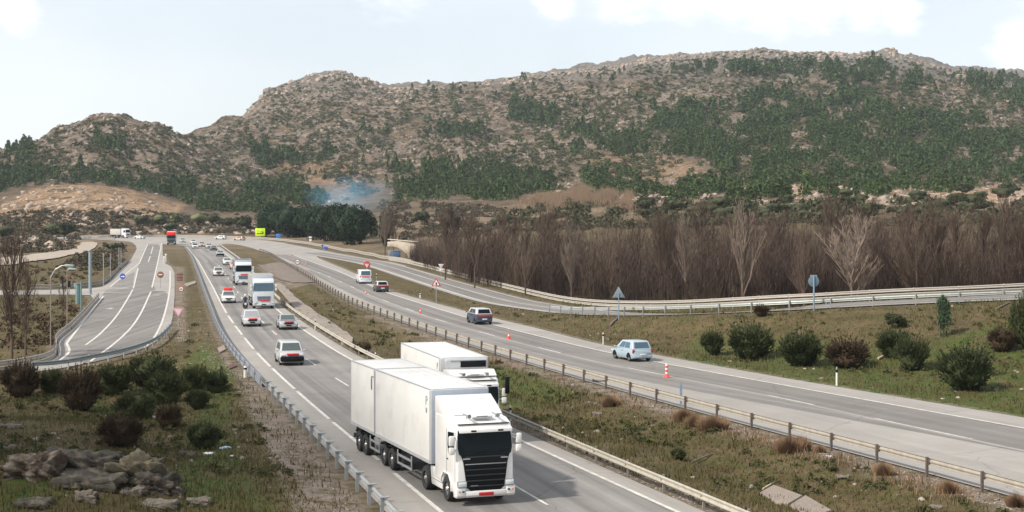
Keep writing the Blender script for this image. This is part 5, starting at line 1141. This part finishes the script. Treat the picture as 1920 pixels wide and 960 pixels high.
# ---------------------------------------------------------------- barriers: each run is one thing; the beam and every post are parts
GALV = mat('galvanised_steel', (.40, .41, .40), .5, .35, .18, 1.2); GALVD = mat('weathered_steel', (.24, .215, .185), .7, .2, .25, 1.5); POSTB = mat('brown_post_steel', (.13, .105, .09), .7, .2, .2); POSTG = mat('grey_post_steel', (.30, .31, .32), .55, .4, .2); TIMB = mat('concrete_pale', (.34, .31, .27), .8, var=.12)
WPROF = [(0, .0), (.05, .03), (.05, .08), (0, .13), (0, .18), (.05, .23), (.05, .28), (0, .31)]
def rail(label, pts, h=.72, step=4.0, side=1, beamm=GALV, postm=POSTG, lower=False, z_of=None, cap=False, postw=.10, maxp=96, low_open=False):
    """side=+1: beam on the right of the line of travel"""
    P = resample(pts, 1.5) if len(pts[0]) > 2 else resample(np.c_[np.asarray(pts)[:, :2], np.zeros(len(pts))], 1.5)
    zz = P[:, 2] if len(pts[0]) > 2 else gz(P[:, 0], P[:, 1])
    if len(pts[0]) <= 2: zz = np.convolve(np.pad(zz, 3, mode='edge'), np.ones(7)/7, 'valid')
    P[:, 2] = zz
    d = np.gradient(P[:, :2], axis=0); d /= np.linalg.norm(d, axis=1)[:, None]; nrm = np.stack([d[:, 1], -d[:, 0]], 1)*side
    e = empty('guard_rail', tuple(P[0]), 0, label, 'guard rail'); o0 = P[0]
    def beam(zb, nm):
        k = len(WPROF); V = []
        back = [(a-.012, b) for a, b in WPROF][::-1]; pr = WPROF+back; k = len(pr)
        for i in range(len(P)):
            for a, b in pr: V.append((P[i, 0]+nrm[i, 0]*(.10+a)-o0[0], P[i, 1]+nrm[i, 1]*(.10+a)-o0[1], P[i, 2]+zb+b-o0[2]))
        i = np.arange(len(P)-1)[:, None]; j = np.arange(k)[None]
        Fq = np.stack([i*k+j, i*k+(j+1) % k, (i+1)*k+(j+1) % k, (i+1)*k+j], -1).reshape(-1, 4)
        return npmesh(nm, V, Fq, beamm, e)
    beam(h-.31, 'beam')
    if lower: beam(h-.31-.42, 'lower_beam')
    Q = resample(P, step); n_ = min(len(Q), maxp)
    dq = np.gradient(Q[:, :2], axis=0); dq /= np.linalg.norm(dq, axis=1)[:, None]
    pm = MB().box((0, 0, (h+.05)/2-.25), (postw, postw*.6, h+.05+.5)).box((postw*.9*side, 0, h-.14), (postw*.9, postw*1.2, .20)); 
    if cap: pm.box((postw*.6*side, 0, h+.03), (postw*2.6, postw*1.6, .05))
    o = pm.build('post', postm, None, .006, 1, link=False); me = o.data
    for i in range(n_):
        c = bpy.data.objects.new('post', me); COL.objects.link(c); c.parent = e; c.location = (Q[i, 0]-o0[0], Q[i, 1]-o0[1], Q[i, 2]-o0[2])
        c.rotation_euler.z = math.atan2(dq[i, 1], dq[i, 0])-math.pi/2
    return e
def along(fn, y0, y1, dx=0): 
    Y = np.arange(y0, y1, 2.0); return np.stack([fn(Y)+dx, Y], 1)
rail('guard rail with heavy capped posts at the near left edge of the motorway', along(LE, 50, 104, -.35), .80, 3.0, 1, GALV, POSTG, cap=True, postw=.15)
rail('long guard rail coloured as in shade far up the left edge of the motorway', along(LE, 106, 455, -.35), .72, 4.0, 1, mat('rail_painted_shade', (.22, .24, .28), .6, .2, .15), POSTG, lower=True)  # dark blue-grey beam: the shade on this rail is put into its colour
rail('guard rail between motorway and grassy median, passing right of the lorries', along(RE, 48, 300, .25), .72, 4.0, -1, mat('weathered_beam', (.38, .35, .29), .6, .15, .2), GALVD, cap=False)
rail('far end of the median guard rail up to the road bend', along(RE, 302, 466, .25), .72, 6.0, -1, GALV, GALVD)
rail('brown posted guard rail seen from behind along the opposite carriageway', along(RCL, 52, 290, -.75), .85, 4.0, 1, mat('beam_back', (.33, .30, .25), .65, .15, .2), POSTB, cap=False, postw=.13)
rail('dark far stretch of the opposite carriageway barrier', along(RCL, 292, 420, -.75), .75, 4.0, 1, GALVD, POSTB)
iD = int(np.argmin(np.abs(SRn[:, 1]-176)))
rail('double beam guard rail on the crest of the right bank', offset(SRn, 1.3)[iD:iD+70]+np.array([0, 0, .0]), .88, 3.6, -1, mat('pale_beam', (.36, .38, .36), .5, .2, .15), POSTG, lower=False, cap=False, postw=.11)
SRe3 = np.c_[SRE[:, :2], np.interp(np.arange(len(SRE)), np.linspace(0, len(SRE)-1, len(SRn)), SRn[:, 2])]
iE = len(SRE)
rail('pale barrier along the far side of the slip road below the thicket', SRe3[int(iE*.20):], .70, 4.0, 1, TIMB, POSTG, lower=True)
P_ = [G(*q_)[:2] for q_ in [(205, 447), (260, 445), (330, 445), (400, 446.5), (470, 449), (530, 455), (600, 466), (660, 477), (705, 486), (738, 491)]]
rail('pale barrier along the outside of the far bend below the evergreen grove', offset(chaikin(P_, 2), -4.5), .85, 8.0, 1, TIMB, POSTB, lower=True)
rail('dark low barrier crossing behind the far queue of cars', [G(*q_)[:2] for q_ in [(150, 446.5), (215, 449.5)]], .9, 8, 1, GALVD, POSTB, lower=True)
rail('guard rail curling round the outer left edge of the ramp', chaikin([G(*q_)[:2] for q_ in [(-60, 702), (0, 694), (47, 688), (100, 674), (104, 655), (101, 645), (106, 636), (138, 611), (184, 560)]], 2), .75, 4, 1, TIMB, POSTB, lower=True)
rail('curved dark guard rail beside the ramp above the side road', chaikin([G(*q_)[:2] for q_ in [(60, 541), (130, 540), (184, 537), (200, 528), (220, 508), (240, 490)]], 2), .75, 4, 1, GALVD, POSTB, lower=True)
rail('slender dark guard rail along the lower edge of the ramp', chaikin([G(*q_)[:2] for q_ in [(60, 698), (119, 694), (166, 684), (221, 673), (275, 657), (302, 640), (321, 618)]], 2), .8, 3.2, 1, mat('rail_green_grey', (.20, .23, .23), .6, .2, .15), POSTG)
# ---------------------------------------------------------------- signs and small things
WHT = mat('sign_white', (.62, .61, .58), .5, var=.06); POLE = mat('sign_pole', (.34, .35, .36), .5, .4, .1); BLUE = mat('sign_blue', (.03, .07, .38), .45, var=.08); BACK = mat('sign_back', (.20, .25, .28), .55, .3, .1); POLEB = mat('pole_blue_grey', (.20, .29, .36), .5, .3, .1)
def disc(mb, r, y, t=.02, n=28, z=0): return mb.prism([(r*math.cos(6.2832*k/n), z+r*math.sin(6.2832*k/n)) for k in range(n)], y-t/2, y+t/2, 1)
def tri(mb, r, y, t=.02, flip=False, z=0):
    s_ = -1 if flip else 1; return mb.prism([(r*math.cos(R(a_)), z+s_*r*math.sin(R(a_))) for a_ in (90, 210, 330)], y-t/2, y+t/2, 1)
def post_at(name, label, px, py, hpx, r=.04, m=POLE, cat='sign', loc=None, rz=0, group=None):
    p = Vector(loc) if loc else H1(px, py); h = hpx/(F/p.y); e = empty(name, p, rz, label, cat, group)
    MB().tube([(0, 0, -.3), (0, 0, h)], r, 8).build('pole', m, e); return e, h, F/p.y
e, h, s_ = post_at('warning_sign', 'red bordered triangular warning sign with black symbol between the two roads', 818, 568, 34)
b_ = tri(MB(), .70, -.05, z=h+.15).build('border', REDS, e, .02); tri(MB(), .46, -.072, z=h+.15).build('face', WHT, b_); MB().prism([(-.07, h-.02), (.07, h-.02), (.10, h+.12), (.05, h+.30), (-.05, h+.30), (-.10, h+.12)], -.096, -.084, 1).build('symbol', BLK, b_)
e, h, s_ = post_at('sign_back', 'grey back of a triangular sign on a tall pole in front of the thicket', 1160, 601, 50, .05, POLEB)
tri(MB(), .72, .05, z=h-.05).build('plate', BACK, e, .01); MB().box((0, .03, h+.05), (.5, .02, .05)).build('bracket', POLE, e)
e, h, s_ = post_at('sign_back', 'round grey blue sign back on a tall pole before the fan shaped tree', 1526, 584, 66, .075, POLEB)
disc(MB(), .48, .06, z=h-.5).build('plate', mat('sign_back_blue', (.13, .19, .25), .55, .3), e, .01); MB().box((0, .08, h-.1), (.6, .02, .30)).build('small_plate', BACK, e, .01)
e, h, s_ = post_at('no_entry_sign', 'brown round no entry sign on a pole on the pale island of the ramp', 301, 541, 26)
disc(MB(), .48, -.05, z=h).build('disc', mat('sign_brown_red', (.20, .07, .05), .55), e, .01); MB().box((0, -.068, h), (.55, .012, .14)).build('bar', WHT, e)
e, h, s_ = post_at('keep_sign', 'round blue sign on the left edge of the ramp junction', 230, 531, 13)
disc(MB(), .44, -.05, z=h).build('disc', BLUE, e, .01); MB().box((0, -.068, h-.05), (.5, .012, .14)).prism([(.12, h-.22), (.36, h-.05), (.12, h+.12)], -.075, -.062, 1).build('arrow', WHT, e)
e, h, s_ = post_at('speed_sign', 'small round white sign with red ring on the strip beside the ramp', 340, 556, 14)
disc(MB(), .36, -.05, z=h).build('ring', REDS, e, .01); disc(MB(), .26, -.07, z=h).build('face', WHT, e); MB().box((0, -.09, h), (.3, .012, .12)).build('digits', BLK, e)
e, h, s_ = post_at('yield_sign', 'pinkish upside down triangular yield sign beside the ramp', 335, 604, 18)
tri(MB(), .72, -.05, flip=True, z=h+.1).build('border', mat('faded_red', (.42, .20, .22), .6), e, .01); tri(MB(), .48, -.072, flip=True, z=h+.1).build('face', mat('faded_pink', (.55, .42, .43), .6), e)
e, h, s_ = post_at('panel_stack', 'stack of small dark red panels on the strip right of the ramp', 337, 527, 14, .05)
for k in range(3): MB().box((0, -.06, h-.15-k*.48), (1.0, .04, .36)).build('panel', mat('dark_red_panel', (.14, .055, .05), .6), e, .01)
e, h, s_ = post_at('billboard', 'bright yellow green billboard in front of the dark grove', 488, 446, 4, .10, loc=(*G(488, 446)[:2], 0))
MB().box((0, -.1, h+1.3), (3.6, .12, 2.9)).build('board', mat('billboard_lime', (.55, .78, .01), .5, var=.03), e, .02)
g_ = MB(); x = -1.3
for w_ in (.22, .2, .26, .2, .2, .18, .26, .3, .34): g_.box((x+w_/2, -.17, h+.82), (w_*.8, .02, .34)); x += w_*1.1
g_.box((.62, -.17, h+1.42), (1.1, .02, .22)).box((1.0, -.17, h+1.16), (.34, .02, .9)).build('bold_lettering', BLK, e)
g_ = MB(); [g_.tube([(-1.2+k*.16, -.17, h+1.5), (-1.1+k*.17, -.17, h+2.05)], .02, 4) for k in range(6)]; g_.box((.9, -.17, h+2.3), (.9, .02, .05)).box((.9, -.17, h+2.16), (.7, .02, .05)).build('thin_lettering', mat('board_green', (.12, .25, .03), .6), e)
e, h, s_ = post_at('info_sign', 'plain blue sign panel at the foot of the grove right of the billboard', 522, 449.5, 2, .08, loc=(*G(522, 449.5)[:2], 0))
MB().box((0, -.08, h+.8), (1.45, .08, 1.75)).build('panel', mat('sign_blue_light', (.02, .17, .48), .5, var=.05), e, .02)
e, h, s_ = post_at('direction_sign', 'two small pale sign plates on a post before the grove', 582, 458.5, 14, .08, loc=(*G(582, 458.5)[:2], 0))
MB().box((0, -.1, h-.1), (.9, .05, .55)).box((0.05, -.1, h-1.0), (.8, .05, .6)).build('plate', WHT, e, .01)
e, h, s_ = post_at('blue_sign', 'small tilted blue sign by the slip road left of the road works sign', 608, 474, 8, .07, loc=(*G(608, 474)[:2], .02))
MB().box((.05, -.1, h+.2), (1.0, .06, .7), Matrix.Rotation(R(18), 4, 'Y')).build('plate', BLUE, e, .02); MB().box((-.45, -.1, h+.75), (.45, .06, .55)).build('small_plate', BLUE, e, .02)
e, h, s_ = post_at('roadworks_sign', 'round red and white road works sign on the verge before the slip road', 688, 511, 15, .05)
disc(MB(), .62, -.05, z=h).build('disc', REDS, e, .01); tri(MB(), .5, -.07, flip=True, z=h-.12).build('face', mat('faded_pink', (.55, .42, .43), .6), e)
e, h, s_ = post_at('round_sign', 'round ringed sign on the opposite carriageway beside a small cone', 558, 500, 9, .05, loc=(*G(558, 500)[:2], .02))
disc(MB(), .55, -.05, z=h).build('ring', mat('ring_dark_red', (.22, .06, .06), .6), e, .01); disc(MB(), .40, -.07, z=h).build('face', WHT, e); MB().box((0, -.09, h), (.6, .012, .14)).build('bar', BLK, e)
e, h, s_ = post_at('yield_sign', 'small white upside down triangle sign at the edge of the thicket', 827, 516, 18, .05)
tri(MB(), .55, -.05, flip=True, z=h).build('border', WHT, e, .01); tri(MB(), .36, -.07, flip=True, z=h).build('face', mat('sign_violet_white', (.45, .45, .52), .6), e); MB().box((.0, -.05, h-.75), (.55, .03, .4)).build('small_plate', WHT, e, .01)
# cones and delineators
def cone(label, px, py, h, r=.22, tall=False):
    X, Y, _ = G(px, py); e = empty('traffic_cone', (X, Y, .016), 0, label, 'traffic cone')
    rr = mat('cone_red', (.75, .05, .03), .5, var=.08)
    MB().tube([(0, 0, 0), (0, 0, .04)], [r*1.7, r*1.6], 12).build('base', rr, e)
    if tall:
        MB().tube([(0, 0, .04), (0, 0, .16), (0, 0, .24)], [r*1.3, r*.8, .10], 12).build('skirt', rr, e); n_ = 5
        for k in range(n_): z0 = .24+k*(h-.24)/n_; MB().tube([(0, 0, z0), (0, 0, z0+(h-.24)/n_)], [.10, .10], 10).build('band', WHT if k % 2 == 0 else rr, e)
    else:
        MB().tube([(0, 0, .04), (0, 0, h*.45)], [r, r*.62], 12).build('lower_cone', rr, e); MB().tube([(0, 0, h*.45), (0, 0, h*.68)], [r*.62, r*.4], 12).build('band', WHT, e); MB().tube([(0, 0, h*.68), (0, 0, h)], [r*.4, r*.15], 12).build('tip', rr, e)
cone('tall red and white banded cone in front of the silver blue hatchback', 1250, 708, .95, .16, True)
cone('red cone on the opposite carriageway below the dark blue estate car', 954, 636, .62, .15)
cone('small far red cone right of the round ringed sign', 573, 498, .6, .14)
cone('tiny far cone left of the round ringed sign', 543, 482, .6, .14)
cone('dark small cone near the lane line left of the black hatchback', 686, 551, .45, .12)
cone('small dark cone between the black hatchback and the dark blue estate car', 788, 588, .6, .12)
def marker(label, px, py, h, m=None, r=.055):
    p = H1(px, py); e = empty('marker_post', p, 0, label, 'marker post'); MB().tube([(0, 0, -.2), (0, 0, h*.70)], r, 8).build('lower_post', WHT, e); MB().tube([(0, 0, h*.70), (0, 0, h*.86)], r*1.04, 8).build('black_band', BLK, e); MB().tube([(0, 0, h*.86), (0, 0, h)], [r, r*.8], 8).build('tip', m or WHT, e)
marker('white marker post on the verge left of the silver blue hatchback', 1131, 647, 1.05)
marker('white marker post with dark band at the foot of the right bank', 1569, 724, 1.25, BACK, .07)
marker('white post standing behind the near median rail beside the lorry', 957, 790, .85)
marker('white post behind the median rail left of the refrigerated lorry', 704, 682, .85)
marker('thin white post beside the black hatchback on the verge', 706, 531, 1.5, r=.06)
marker('short white marker post below the warning sign verge', 788, 559, .6, r=.10)
marker('yellowish marker stake in the median far beyond the lorries', 591, 618, 1.0)
p = H1(1288, 742); e = empty('marker_post', (G(1288, 760)[0]-.3, G(1288, 760)[1]+.5, 0), 0, 'small blue reflector blade behind the brown posted barrier', 'marker post'); MB().prism([(-.07, 0), (.07, 0), (.07, 1.15), (0, 1.35), (-.07, 1.15)], -.02, .02, 1).build('blade', mat('reflector_blue', (.16, .22, .30), .5), e)
marker('grey stub post at the far left verge where the gravel begins', 460, 708, .8, r=.12)
# lamp posts and tall poles at the left
def lamp(label, px, py, hpx, armx, mh=None):
    e, h, s_ = post_at('street_lamp', label, px, py, hpx, .05, mat('lamp_post_brown', (.22, .19, .16), .6), 'street lamp'); a_ = armx/s_
    MB().tube([(0, 0, h), (a_*.3, 0, h+abs(a_)*.5), (a_*.7, 0, h+abs(a_)*.72), (a_, 0, h+abs(a_)*.75)], .05, 6).build('arm', POLE, e); z = h+abs(a_)*.75
    MB().prism([(a_-.1, z-.08), (a_+.6, z-.12), (a_+.6, z+.04), (a_-.1, z+.1)], -.22, .22, 1).build('lamp_head', mat('lamp_head_pale', (.28, .34, .32), .4), e, .03)
lamp('tall street lamp with a curved arm over the side road at left', 95, 655, 135, 30)
lamp('second street lamp, straight and thinner, right of the curved one', 126, 618, 110, 5)
def pole(label, px, py, hpx, r=.06, m=POLE, top=None):
    e, h, s_ = post_at('utility_pole', label, px, py, hpx, r, m, 'pole')
    if top == 'box': MB().box((0, 0, h-.3), (.9, .3, .6)).build('head', BACK, e, .03)
    MB().tube([(0, 0, h), (0, 0, h+.05)], r*1.3, 8).build('cap', m, e); return e
TEAL = mat('pole_teal', (.15, .23, .24), .55, .2)
pole('thick teal column at the side road junction', 146, 570, 38, .30, TEAL, 'box'); pole('thin teal pole right of the thick column', 152, 588, 60, .09, TEAL)
pole('tall blue grey pole with bushy base beside the junction', 169, 553, 82, .22, mat('pole_dull_blue', (.22, .28, .31), .6)); pole('slender pole right of the tall blue grey one', 194, 537, 62, .07); pole('thin pole among the scrub left of the ramp', 207, 526, 50, .06); pole('left one of the twin thin poles by the ramp curve', 223, 508, 44, .06); pole('right one of the twin thin poles by the ramp curve', 227, 504, 38, .06)  # tall pole coloured a muted blue-grey
e, h, s_ = post_at('small_signal', 'small dark red signal head on a short post by the side road', 130, 548, 32, .05); MB().box((0, -.1, h-.2), (.4, .3, .45)).build('head', mat('dark_red_panel', (.14, .055, .05), .6), e, .05); MB().box((0, -.1, h-1.2), (.35, .25, .9)).build('box', BLK, e, .04)
e, h, s_ = post_at('small_sign', 'small pale blue sign plate beside the street lamps', 118, 552, 18, .04); MB().box((0, -.06, h), (.6, .04, .3)).build('plate', mat('plate_pale_blue', (.40, .55, .65), .5), e, .01)
for (px, py, hp_, lb) in [(308, 494, 12, 'left short white post at the top of the ramp island'), (311, 492, 14, 'right short white post at the top of the ramp island')]:
    e, h, s_ = post_at('verge_post', lb, px, py, hp_, .10, WHT, 'post'); MB().box((0, 0, h), (.4, .1, .3)).build('head', WHT, e, .02)
# stone arch wall and container beyond the slip road
Xw, Yw = G(752, 482)[:2]; s_ = F/Yw; e = empty('arch_wall', (Xw, Yw, float(gz(Xw, Yw))), R(-14), 'pale stone arched wall half hidden by bare trees beyond the slip road', 'wall')
arc = [(3.0-4.2*math.sin(t)*1.0, 3.6*math.cos(t)*.75) for t in np.linspace(0, 1.35, 9)]
mb = MB(); top_ = [(-3.2, 4.3), (-1.4, 4.4), (.6, 4.0), (3.6, 3.7)]; bot = [(-3.2, 3.1), (-1.4, 2.9), (.8, 1.8), (1.9, .2)]
mb.prism([(-3.2, 3.2), (-3.2, 4.3), (-.6, 4.5), (3.6, 3.8), (3.8, -.3), (2.3, -.3), (1.7, 1.2), (.6, 2.3), (-.8, 3.0), (-2.0, 3.25)], -.5, .5, 1); w_ = mb.build('wall', mat('pale_stone', (.44, .38, .30), .9, var=.2, vscale=1.5, bump=.05, bscale=3), e, .05)
MB().box((.1, 0, 4.62), (7.2, 1.15, .16), Matrix.Rotation(R(4.5), 4, 'Y')).build('coping', mat('pale_stone_cap', (.50, .45, .37), .9), e, .03)
X_, Y_ = G(743, 478)[:2]; e = empty('container', (X_, Y_, float(gz(X_, Y_))), R(6), 'blue rounded container in front of the stone arch wall', 'container'); MB().box((0, 0, .85), (2.0, 1.2, 1.5)).build('body', mat('container_blue', (.06, .11, .22), .6, var=.15), e, .25, 3); MB().box((0, 0, 1.62), (2.1, 1.3, .12)).build('lid', mat('container_lid', (.09, .15, .26), .6), e, .04); MB().box((-1.6, .3, .9), (.8, .8, 1.6)).build('side_box', GREYP, e, .06)
# rock outcrop and boulders
GRAN = mat('granite_dark', (.055, .048, .038), .95, var=.4, vscale=1.6, bump=.14, bscale=3.5, two=(.12, .098, .07), tscale=2.2, tr=(.46, .62))
def boulder(label, px, py, wpx, hpx, dep=1.0, sd=1, m=GRAN, sub=5, rough=.20, name='boulder', rz=0, squash=None):
    p = H1(px, py); s_ = F/p.y; w_, h_ = wpx/s_, hpx/s_*(.85 if name == 'boulder' else .8)
    bm = bmesh.new(); bmesh.ops.create_cube(bm, size=1); bmesh.ops.subdivide_edges(bm, edges=bm.edges[:], cuts=26, use_grid_fill=True)
    V = np.array([v.co for v in bm.verts]); q_ = V*2; L = np.linalg.norm(q_, axis=1); V = V*.72+(q_/L[:, None])*.28*.75
    nrm = q_/L[:, None]; P = V*np.array([w_, w_*dep, h_])
    qs = P.copy(); P = P/(w_*.30); k1 = fbm(P[:, 0]*.9+sd*7+P[:, 2]*.7, P[:, 1]*.9+P[:, 2]*1.1, 4, sd); cr = ridged(P[:, 0]*.8+sd*3+P[:, 2]*.3, P[:, 2]*2.2+P[:, 1]*.5, 3, sd+4); fine = fbm(P[:, 0]*5+P[:, 2]*4, P[:, 1]*5-P[:, 2]*3, 3, sd+8); P = qs
    D = k1*rough*2.0-np.clip(cr-.55, 0, 1)*rough*1.6+fine*.05; P = P+nrm*(D*min(w_, h_*1.6))[:, None]; P[:, 2] += h_*.20
    for v, c in zip(bm.verts, P): v.co = c
    me = bpy.data.meshes.new(name); bm.to_mesh(me); bm.free(); [setattr(f, 'use_smooth', True) for f in me.polygons]; me.materials.append(m)
    o = bpy.data.objects.new(name, me); COL.objects.link(o); o.location = p; o.rotation_euler.z = rz; return tag(o, label, 'rock')
boulder('long dark granite slab forming the top of the near rock outcrop', 158, 884, 132, 52, .7, 3)
boulder('lower flat granite slab under the long dark one', 172, 908, 116, 30, .8, 5)
boulder('lichen yellow granite block at the right end of the outcrop', 256, 903, 84, 62, .8, 8, mat('granite_lichen', (.10, .088, .065), .95, var=.35, vscale=1.6, bump=.1, bscale=4, two=(.19, .155, .09), tscale=2.5))
boulder('brown weathered rock at the left end of the outcrop', 62, 896, 84, 54, .9, 11, mat('granite_brown', (.075, .048, .033), .95, var=.4, vscale=2, bump=.1, bscale=5, two=(.17, .14, .11), tscale=2))
boulder('jagged rock sloping down from the right of the outcrop', 296, 926, 60, 44, .9, 13)
for i, (px, py, w_, h_, lb) in enumerate([(20, 848, 18, 14, 'round pale stone at the left of the outcrop'), (10, 800, 20, 8, 'flat pinkish stone, left one of the pair above the outcrop'), (28, 805, 24, 11, 'flat pinkish stone, right one of the pair above the outcrop'), (137, 920, 26, 18, 'pale yellowish stone below the dark slab'), (162, 940, 34, 22, 'pale grey stone in front of the outcrop'), (250, 928, 40, 20, 'rubble stone under the lichen covered block'), (318, 925, 34, 16, 'pale stone right of the jagged rock'), (375, 946, 38, 18, 'smooth grey stone alone on the grass at the bottom'), (352, 858, 28, 16, 'cracked pinkish stone beside the solitary dark shrub'), (300, 952, 60, 20, 'flat broken slab at the bottom edge left'), (336, 935, 18, 24, 'dark upright stone next to the rubble'), (62, 955, 60, 16, 'low brown stone at the bottom left corner')]):
    boulder(lb, px, py, w_, h_, .8, 20+i, mat('stone_pale', (.15, .125, .10), .95, var=.3, vscale=3, bump=.04, bscale=8) if 'dark' not in lb and 'brown' not in lb else GRAN, name='stone')
for i, (px, py, w_, h_, lb) in enumerate([(1122, 718, 20, 7, 'pale flat stone above the gravel on the median'), (1580, 903, 22, 8, 'pale stone near the square dry tuft'), (1755, 955, 22, 8, 'pale stone at the lower right of the median'), (1120, 779, 18, 6, 'flat light stone left part of the median grass')]):
    boulder(lb, px, py, w_, h_, .8, 50+i, mat('stone_pale', (.15, .125, .10), .95, var=.3, vscale=3), name='stone')
# broken concrete slabs, litter and logs
def slab(label, pts, th=.12, m=None, cat='slab', name='concrete_slab', tilt=0):
    P = hit([q_[0] for q_ in pts], [q_[1] for q_ in pts]); c = P.mean(0); n_ = len(P)
    mb = MB(); V = [(p[0]-c[0], p[1]-c[1], p[2]-c[2]+th) for p in P]+[(p[0]-c[0], p[1]-c[1], p[2]-c[2]-.15) for p in P]
    mb.add(V, [tuple(range(n_)), tuple(range(2*n_-1, n_-1, -1))]+[(i, (i+1) % n_, n_+(i+1) % n_, n_+i) for i in range(n_)]); o = mb.build(name, m or mat('slab_concrete', (.24, .195, .16), .9, var=.2, vscale=2, bump=.02), None, .02, 1)
    o.location = c; return tag(o, label, cat)
slab('broken pinkish concrete slab, upper piece at the bottom right of the median', [(1425, 928), (1450, 917), (1505, 934), (1478, 950), (1455, 945)])
slab('broken pinkish concrete slab, lower piece cut by the bottom edge', [(1480, 953), (1510, 937), (1560, 962), (1520, 975)])
slab('small concrete drain cover under the far embankment path', [(636, 634), (662, 640), (660, 650), (640, 648)], .35)
slab('flat pinkish slab on the strip right of the ramp', [(345, 534), (366, 528), (368, 532), (352, 538)], .15)
slab('rusty red flat panel on the soil left of the motorway', [(428, 690), (440, 684), (444, 688), (430, 694)], .08, mat('rusty_red', (.10, .035, .03), .8)); slab('pink grey concrete chunk on the soil left of the motorway', [(408, 655), (420, 650), (424, 657), (412, 663)], .12)
LIT = mat('litter_white', (.72, .72, .72), .5, var=.1)
V, Fc = lump(3, .12, 5, (.14, .14, .12)); p = H1(290, 786); o = npmesh('white_ball', V+np.array([0, 0, .1]), Fc, LIT, smooth=True); o.location = p; tag(o, 'small white ball caught among the left shrubs', 'ball')
for i, (px, py, w_, lb) in enumerate([(424, 843, .45, 'crumpled pale blue plastic sheet by the solitary dark shrub'), (392, 852, .4, 'flat white scrap left of the blue plastic sheet'), (436, 857, .22, 'small white scrap below the blue plastic sheet'), (1556, 857, .22, 'crumpled white plastic bag on the median gravel'), (1237, 0, 0, '')]):
    if not w_: continue
    V, Fc = lump(3, .5, 30+i, (w_*.6, w_*.4, w_*.16)); o = npmesh('litter', V+np.array([0, 0, w_*.1]), Fc, mat('litter_blue', (.42, .50, .60), .5) if i == 0 else LIT); o.location = H1(px, py); tag(o, lb, 'litter')
def log(label, a, b_, r, m): 
    A = H1(*a); B_ = H1(*b_); mb = MB().tube([Vector((0, 0, r)), (B_-A)*.5+Vector((0, 0, r*1.3)), (B_-A)+Vector((0, 0, r))], [r, r*.9, r*.7], 8); o = mb.build('log', m, smooth=True); o.location = A; tag(o, label, 'log')
log('pale split log beside the brownish shrub on the right bank', (1646, 677), (1663, 669), .10, mat('log_pale', (.50, .42, .30), .9)); log('dark leaning log below the triangular sign back', (1143, 616), (1158, 600), .14, mat('log_grey', (.14, .11, .09), .9, var=.3)); log('thin grey branch lying across the median grass', (1296, 869), (1336, 856), .05, mat('log_grey', (.14, .11, .09), .9)); log('fallen pale plank at the top right of the bank', (1868, 583), (1893, 570), .08, mat('log_grey', (.14, .11, .09), .9)); log('small pale stick on the edge of the median by the slabs', (1430, 920), (1452, 908), .04, mat('log_pale', (.50, .42, .30), .9))
# bluish smoke drifting behind the grove
Ys = 640; sm = npmesh('smoke', IC3*np.array([20, 12, 9.5]), IF3, MATS['lamp_glass']); Xs = (655-960)/F*Ys; sm.location = (Xs, Ys, 12+(385-366)*Ys/F); sm.data.materials.clear()
ms_ = bpy.data.materials.new('smoke'); ms_.use_nodes = True; n = ms_.node_tree; n.nodes.clear(); o_ = N(n, 'ShaderNodeOutputMaterial'); v_ = N(n, 'ShaderNodeVolumeScatter'); v_.inputs['Color'].default_value = (.22, .62, 1, 1)
tcn = N(n, 'ShaderNodeTexCoord'); mpn = N(n, 'ShaderNodeMapping', ins={'Scale': (1/20, 1/12, 1/9.5)}); LK(n, tcn.outputs['Object'], mpn.inputs[0]); ln = N(n, 'ShaderNodeVectorMath', operation='LENGTH'); LK(n, mpn.outputs[0], ln.inputs[0])
nn_ = N(n, 'ShaderNodeTexNoise', ins={'Scale': .07, 'Detail': 3.0}); LK(n, tcn.outputs['Object'], nn_.inputs['Vector'])
a1 = N(n, 'ShaderNodeMapRange', ins={1: 1.0, 2: .2, 3: 0, 4: 1}); LK(n, ln.outputs['Value'], a1.inputs[0]); a2 = N(n, 'ShaderNodeMapRange', ins={1: .38, 2: .65, 3: 0.006, 4: .05}); LK(n, nn_.outputs[0], a2.inputs[0]); a3 = N(n, 'ShaderNodeMath', operation='MULTIPLY'); LK(n, a1.outputs[0], a3.inputs[0]); LK(n, a2.outputs[0], a3.inputs[1]); LK(n, a3.outputs[0], v_.inputs['Density']); LK(n, v_.outputs[0], o_.inputs['Volume']); sm.data.materials.append(ms_); tag(sm, 'thin bluish smoke drifting behind the evergreen grove', 'smoke', kind='stuff')

# unseen mesh cloud added left behind the camera, sized to shade the left foreground
cc_ = Vector((-33, 76, 0))+sd*455; g_ = np.random.default_rng(4); ps = []
for i in range(16):
    V, Fc = lump(3, .22, 60+i, tuple(np.array([9, 8, 5])*g_.uniform(.7, 1.3))); ps.append((V+g_.normal(size=3)*np.array([12, 10, 3.5]), Fc))
V, Fc = merge(ps); o = npmesh('added_shade_cloud', V, Fc, mat('shade_cloud_white', (.85, .85, .86), 1, var=.03), smooth=True); o.location = cc_; tag(o, kind='structure')
# ---------------------------------------------------------------- air
hz = MB().box((0, 1470, 128), (4600, 3000, 268)).build('haze', mat('haze_tmp', (1, 1, 1)))
mh = bpy.data.materials.new('haze'); mh.use_nodes = True; n = mh.node_tree; n.nodes.clear()
o_ = N(n, 'ShaderNodeOutputMaterial'); v_ = N(n, 'ShaderNodeVolumePrincipled'); v_.inputs['Color'].default_value = (.80, .90, 1, 1); v_.inputs['Density'].default_value = .00006; v_.inputs['Anisotropy'].default_value = .2
LK(n, v_.outputs[0], o_.inputs['Volume']); hz.data.materials.clear(); hz.data.materials.append(mh); tag(hz, kind='stuff')
